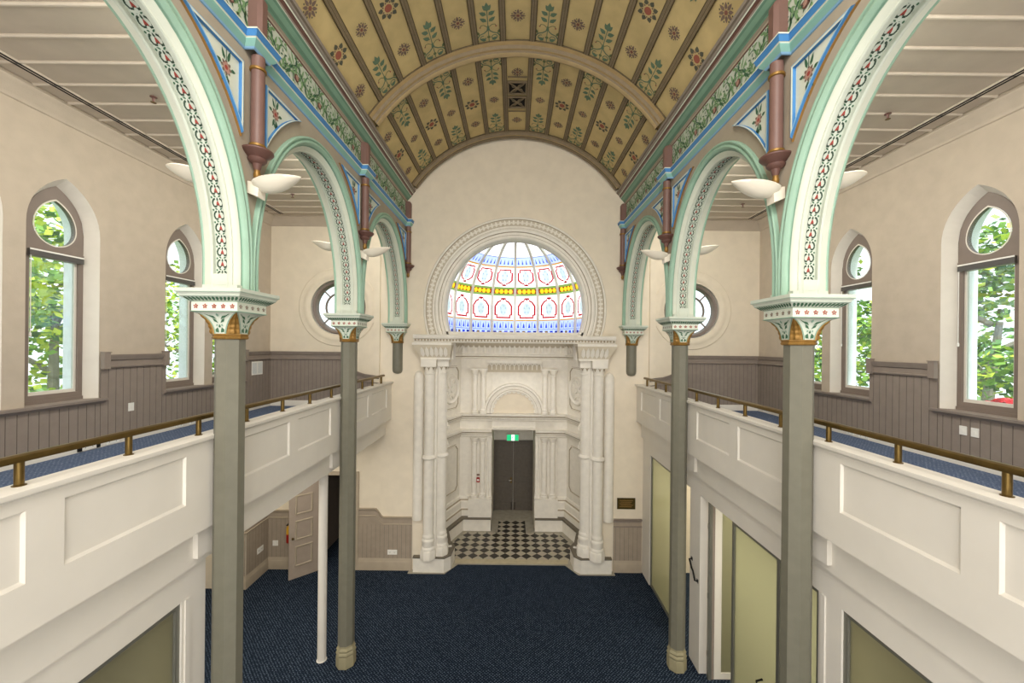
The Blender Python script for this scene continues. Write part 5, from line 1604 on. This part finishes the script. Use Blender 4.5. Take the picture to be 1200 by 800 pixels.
tree('green tree seen through the farther left windows', -9.7, 12.2, 9.3, 3.0, blobset(9.3, 3.6, 1.7, 18), 5600, (6, 4, 2))
tree('leafy green tree seen through the nearest right window', 9.8, 8.1, 9.4, 3.0, blobset(9.2, 3.4, 1.3, 15), 5200, (2, 5, 3))
tree('leafy green tree seen through the farther right windows', 9.9, 12.2, 9.6, 3.0, blobset(9.5, 3.4, 1.7, 18), 5600, (3, 5, 2))
t = thing('red_blossom', 'bright red blossom mass seen low through the nearest right window', 'flowers', (7.6, 6.2, E-.86))
REDF = mat('red_petal', 'd01f2c', .5, var=.15, scale=6)
for nm, cx, cz, rr in (('petals', -.08, .0, .17), ('petals', .16, -.06, .14)):
    mb = MB()
    for k in range(90):
        v = Vector((random.gauss(0, 1), random.gauss(0, 1), random.gauss(0, 1))).normalized()
        d = v.cross(Vector((random.gauss(0, 1), random.gauss(0, 1), random.gauss(0, 1)))).normalized(); u = d.cross(v)
        p = Vector((0, cx, cz))+Vector((v.x*rr, v.y*rr, v.z*rr*.7))
        mb.poly([p-d*.06, p+u*.045+v*.02, p+d*.07, p-u*.045+v*.02], REDF)
    mb.build(nm, t, smooth=0, weld=False)
mb = MB(); mb.tube([(0, 0, -5.93), (0, .05, -2.0), (0, 0, -.05)], [.05, .04, .02], BARK, 8); mb.build('stem', t)
for q in ((-.1, -.1), (.1, -.12)):
    mb = MB()
    mb.poly([(0, q[0], -.1), (.05, q[0]+.1, -.2), (0, q[0]*3, -.3), (-.05, q[0]-.05, -.2)], LEAF3); mb.build('leaf', t)

GR = {'octagonal_column': 'octagonal columns of the two arcades', 'leaf_uplight': 'leaf uplights on the columns', 'arcade_arch': 'arches of the two arcades',
      'gallery_parapet': 'gallery parapet bays', 'pendant_colonnette': 'pendant colonnettes', 'wall_corbel_column': 'corbel columns on the end wall', 'sprinkler_head': 'sprinkler heads',
      'power_outlet': 'power outlets', 'data_outlet': 'data outlets', 'light_switch': 'switch plates', 'ceiling_vent': 'vault vents', 'glass_partition': 'glass partitions under the galleries',
      'portal_pier': 'portal piers', 'carved_roundel': 'apse roundels', 'tree': 'trees outside the windows', 'brass_handrail': 'brass gallery handrails', 'slot_diffuser': 'gallery ceiling slots', 'window_': 'gallery windows'}
for o in list(C.objects):
    if o.parent is None and 'label' in o:
        for k_, v_ in GR.items():
            if o.name == k_ or o.name.startswith(k_+'.') or (k_ == 'window_' and o.name.startswith('window_')): o['group'] = v_

# ================================================================== LIGHT
W = bpy.data.worlds.new('sky'); bpy.context.scene.world = W; W.use_nodes = True
nt = W.node_tree; bg = nt.nodes['Background']
bg.inputs[0].default_value = (.92, .96, 1.0, 1); bg.inputs[1].default_value = 2.0
def area(name, loc, target, sx, sy, power, col):
    l = bpy.data.lights.new(name, 'AREA'); l.shape = 'RECTANGLE'; l.size = sx; l.size_y = sy; l.energy = power; l.color = col
    o = bpy.data.objects.new(name, l); C.objects.link(o); o.location = loc
    o.rotation_euler = (Vector(target)-Vector(loc)).to_track_quat('-Z', 'Y').to_euler()
    return o
WARM = (1, .93, .82); COOL = (.93, .97, 1.0)
area('back_fill', (0, -1.7, 6.6), (0, 10, 5.2), 5.5, 7.5, 240, (1, .97, .93))
area('high_fill', (0, -.6, 10.3), (0, 5.5, 4.0), 4.6, 2.0, 330, (1, .97, .93))
area('low_back_fill', (0, -1.7, 2.6), (0, 10, 3.2), 6.0, 3.0, 190, (1, .98, .95))
for s in (-1, 1):
    area('gallery_fill', (s*4.7, -1.7, 6.9), (s*4.7, 10, 6.6), 2.6, 3.2, 120, (1, .97, .93))
    area('gallery_hidden_fill', (s*3.26, 5.6, E+3.12), (s*5.4, 5.6, E+.2), 7.5, .12, 115, (1, .95, .87))  # added strip lamp hidden behind the spandrel, brightens the gallery
area('right_room_light', (4.9, 6.2, 3.4), (4.9, 6.2, 0), 1.6, 6.5, 150, (1, .94, .76))
area('left_room_fill', (-5.0, 5.0, 3.4), (-5.0, 5.0, 0), 1.6, 8.5, 150, (1, .93, .8))  # added fill, lightens the space and glazing under the left gallery
area('apse_fill', (0, 10.75, 5.2), (0, 12.3, 2.2), 2.6, .2, 14, WARM)  # added weak fill besides the daylight from the dome
sl = bpy.data.lights.new('sun', 'SUN'); sl.energy = 5.0; sl.angle = R(3); sl.color = (1, .97, .9)
so = bpy.data.objects.new('sun', sl); C.objects.link(so); so.rotation_euler = (R(20), R(3), 0)

# ================================================================== CAMERA
cd = bpy.data.cameras.new('camera'); cam = bpy.data.objects.new('camera', cd); C.objects.link(cam)
cd.sensor_width = 36; cd.lens = 465/1200*36; cd.shift_x = -3/1200; cd.shift_y = 5/1200; cd.clip_start = .02
cam.matrix_world = Matrix.Translation((0, 0, E)) @ Matrix.Rotation(R(90), 4, 'X') @ Matrix.Rotation(R(.6), 4, 'Z')
sc = bpy.context.scene; sc.camera = cam
sc.view_settings.view_transform = 'Standard'; sc.view_settings.look = 'None'
sc.view_settings.exposure = .28; sc.view_settings.gamma = 1
sc.cycles.max_bounces = 10; sc.cycles.diffuse_bounces = 6; sc.cycles.transparent_max_bounces = 16
sc.cycles.sample_clamp_indirect = 6
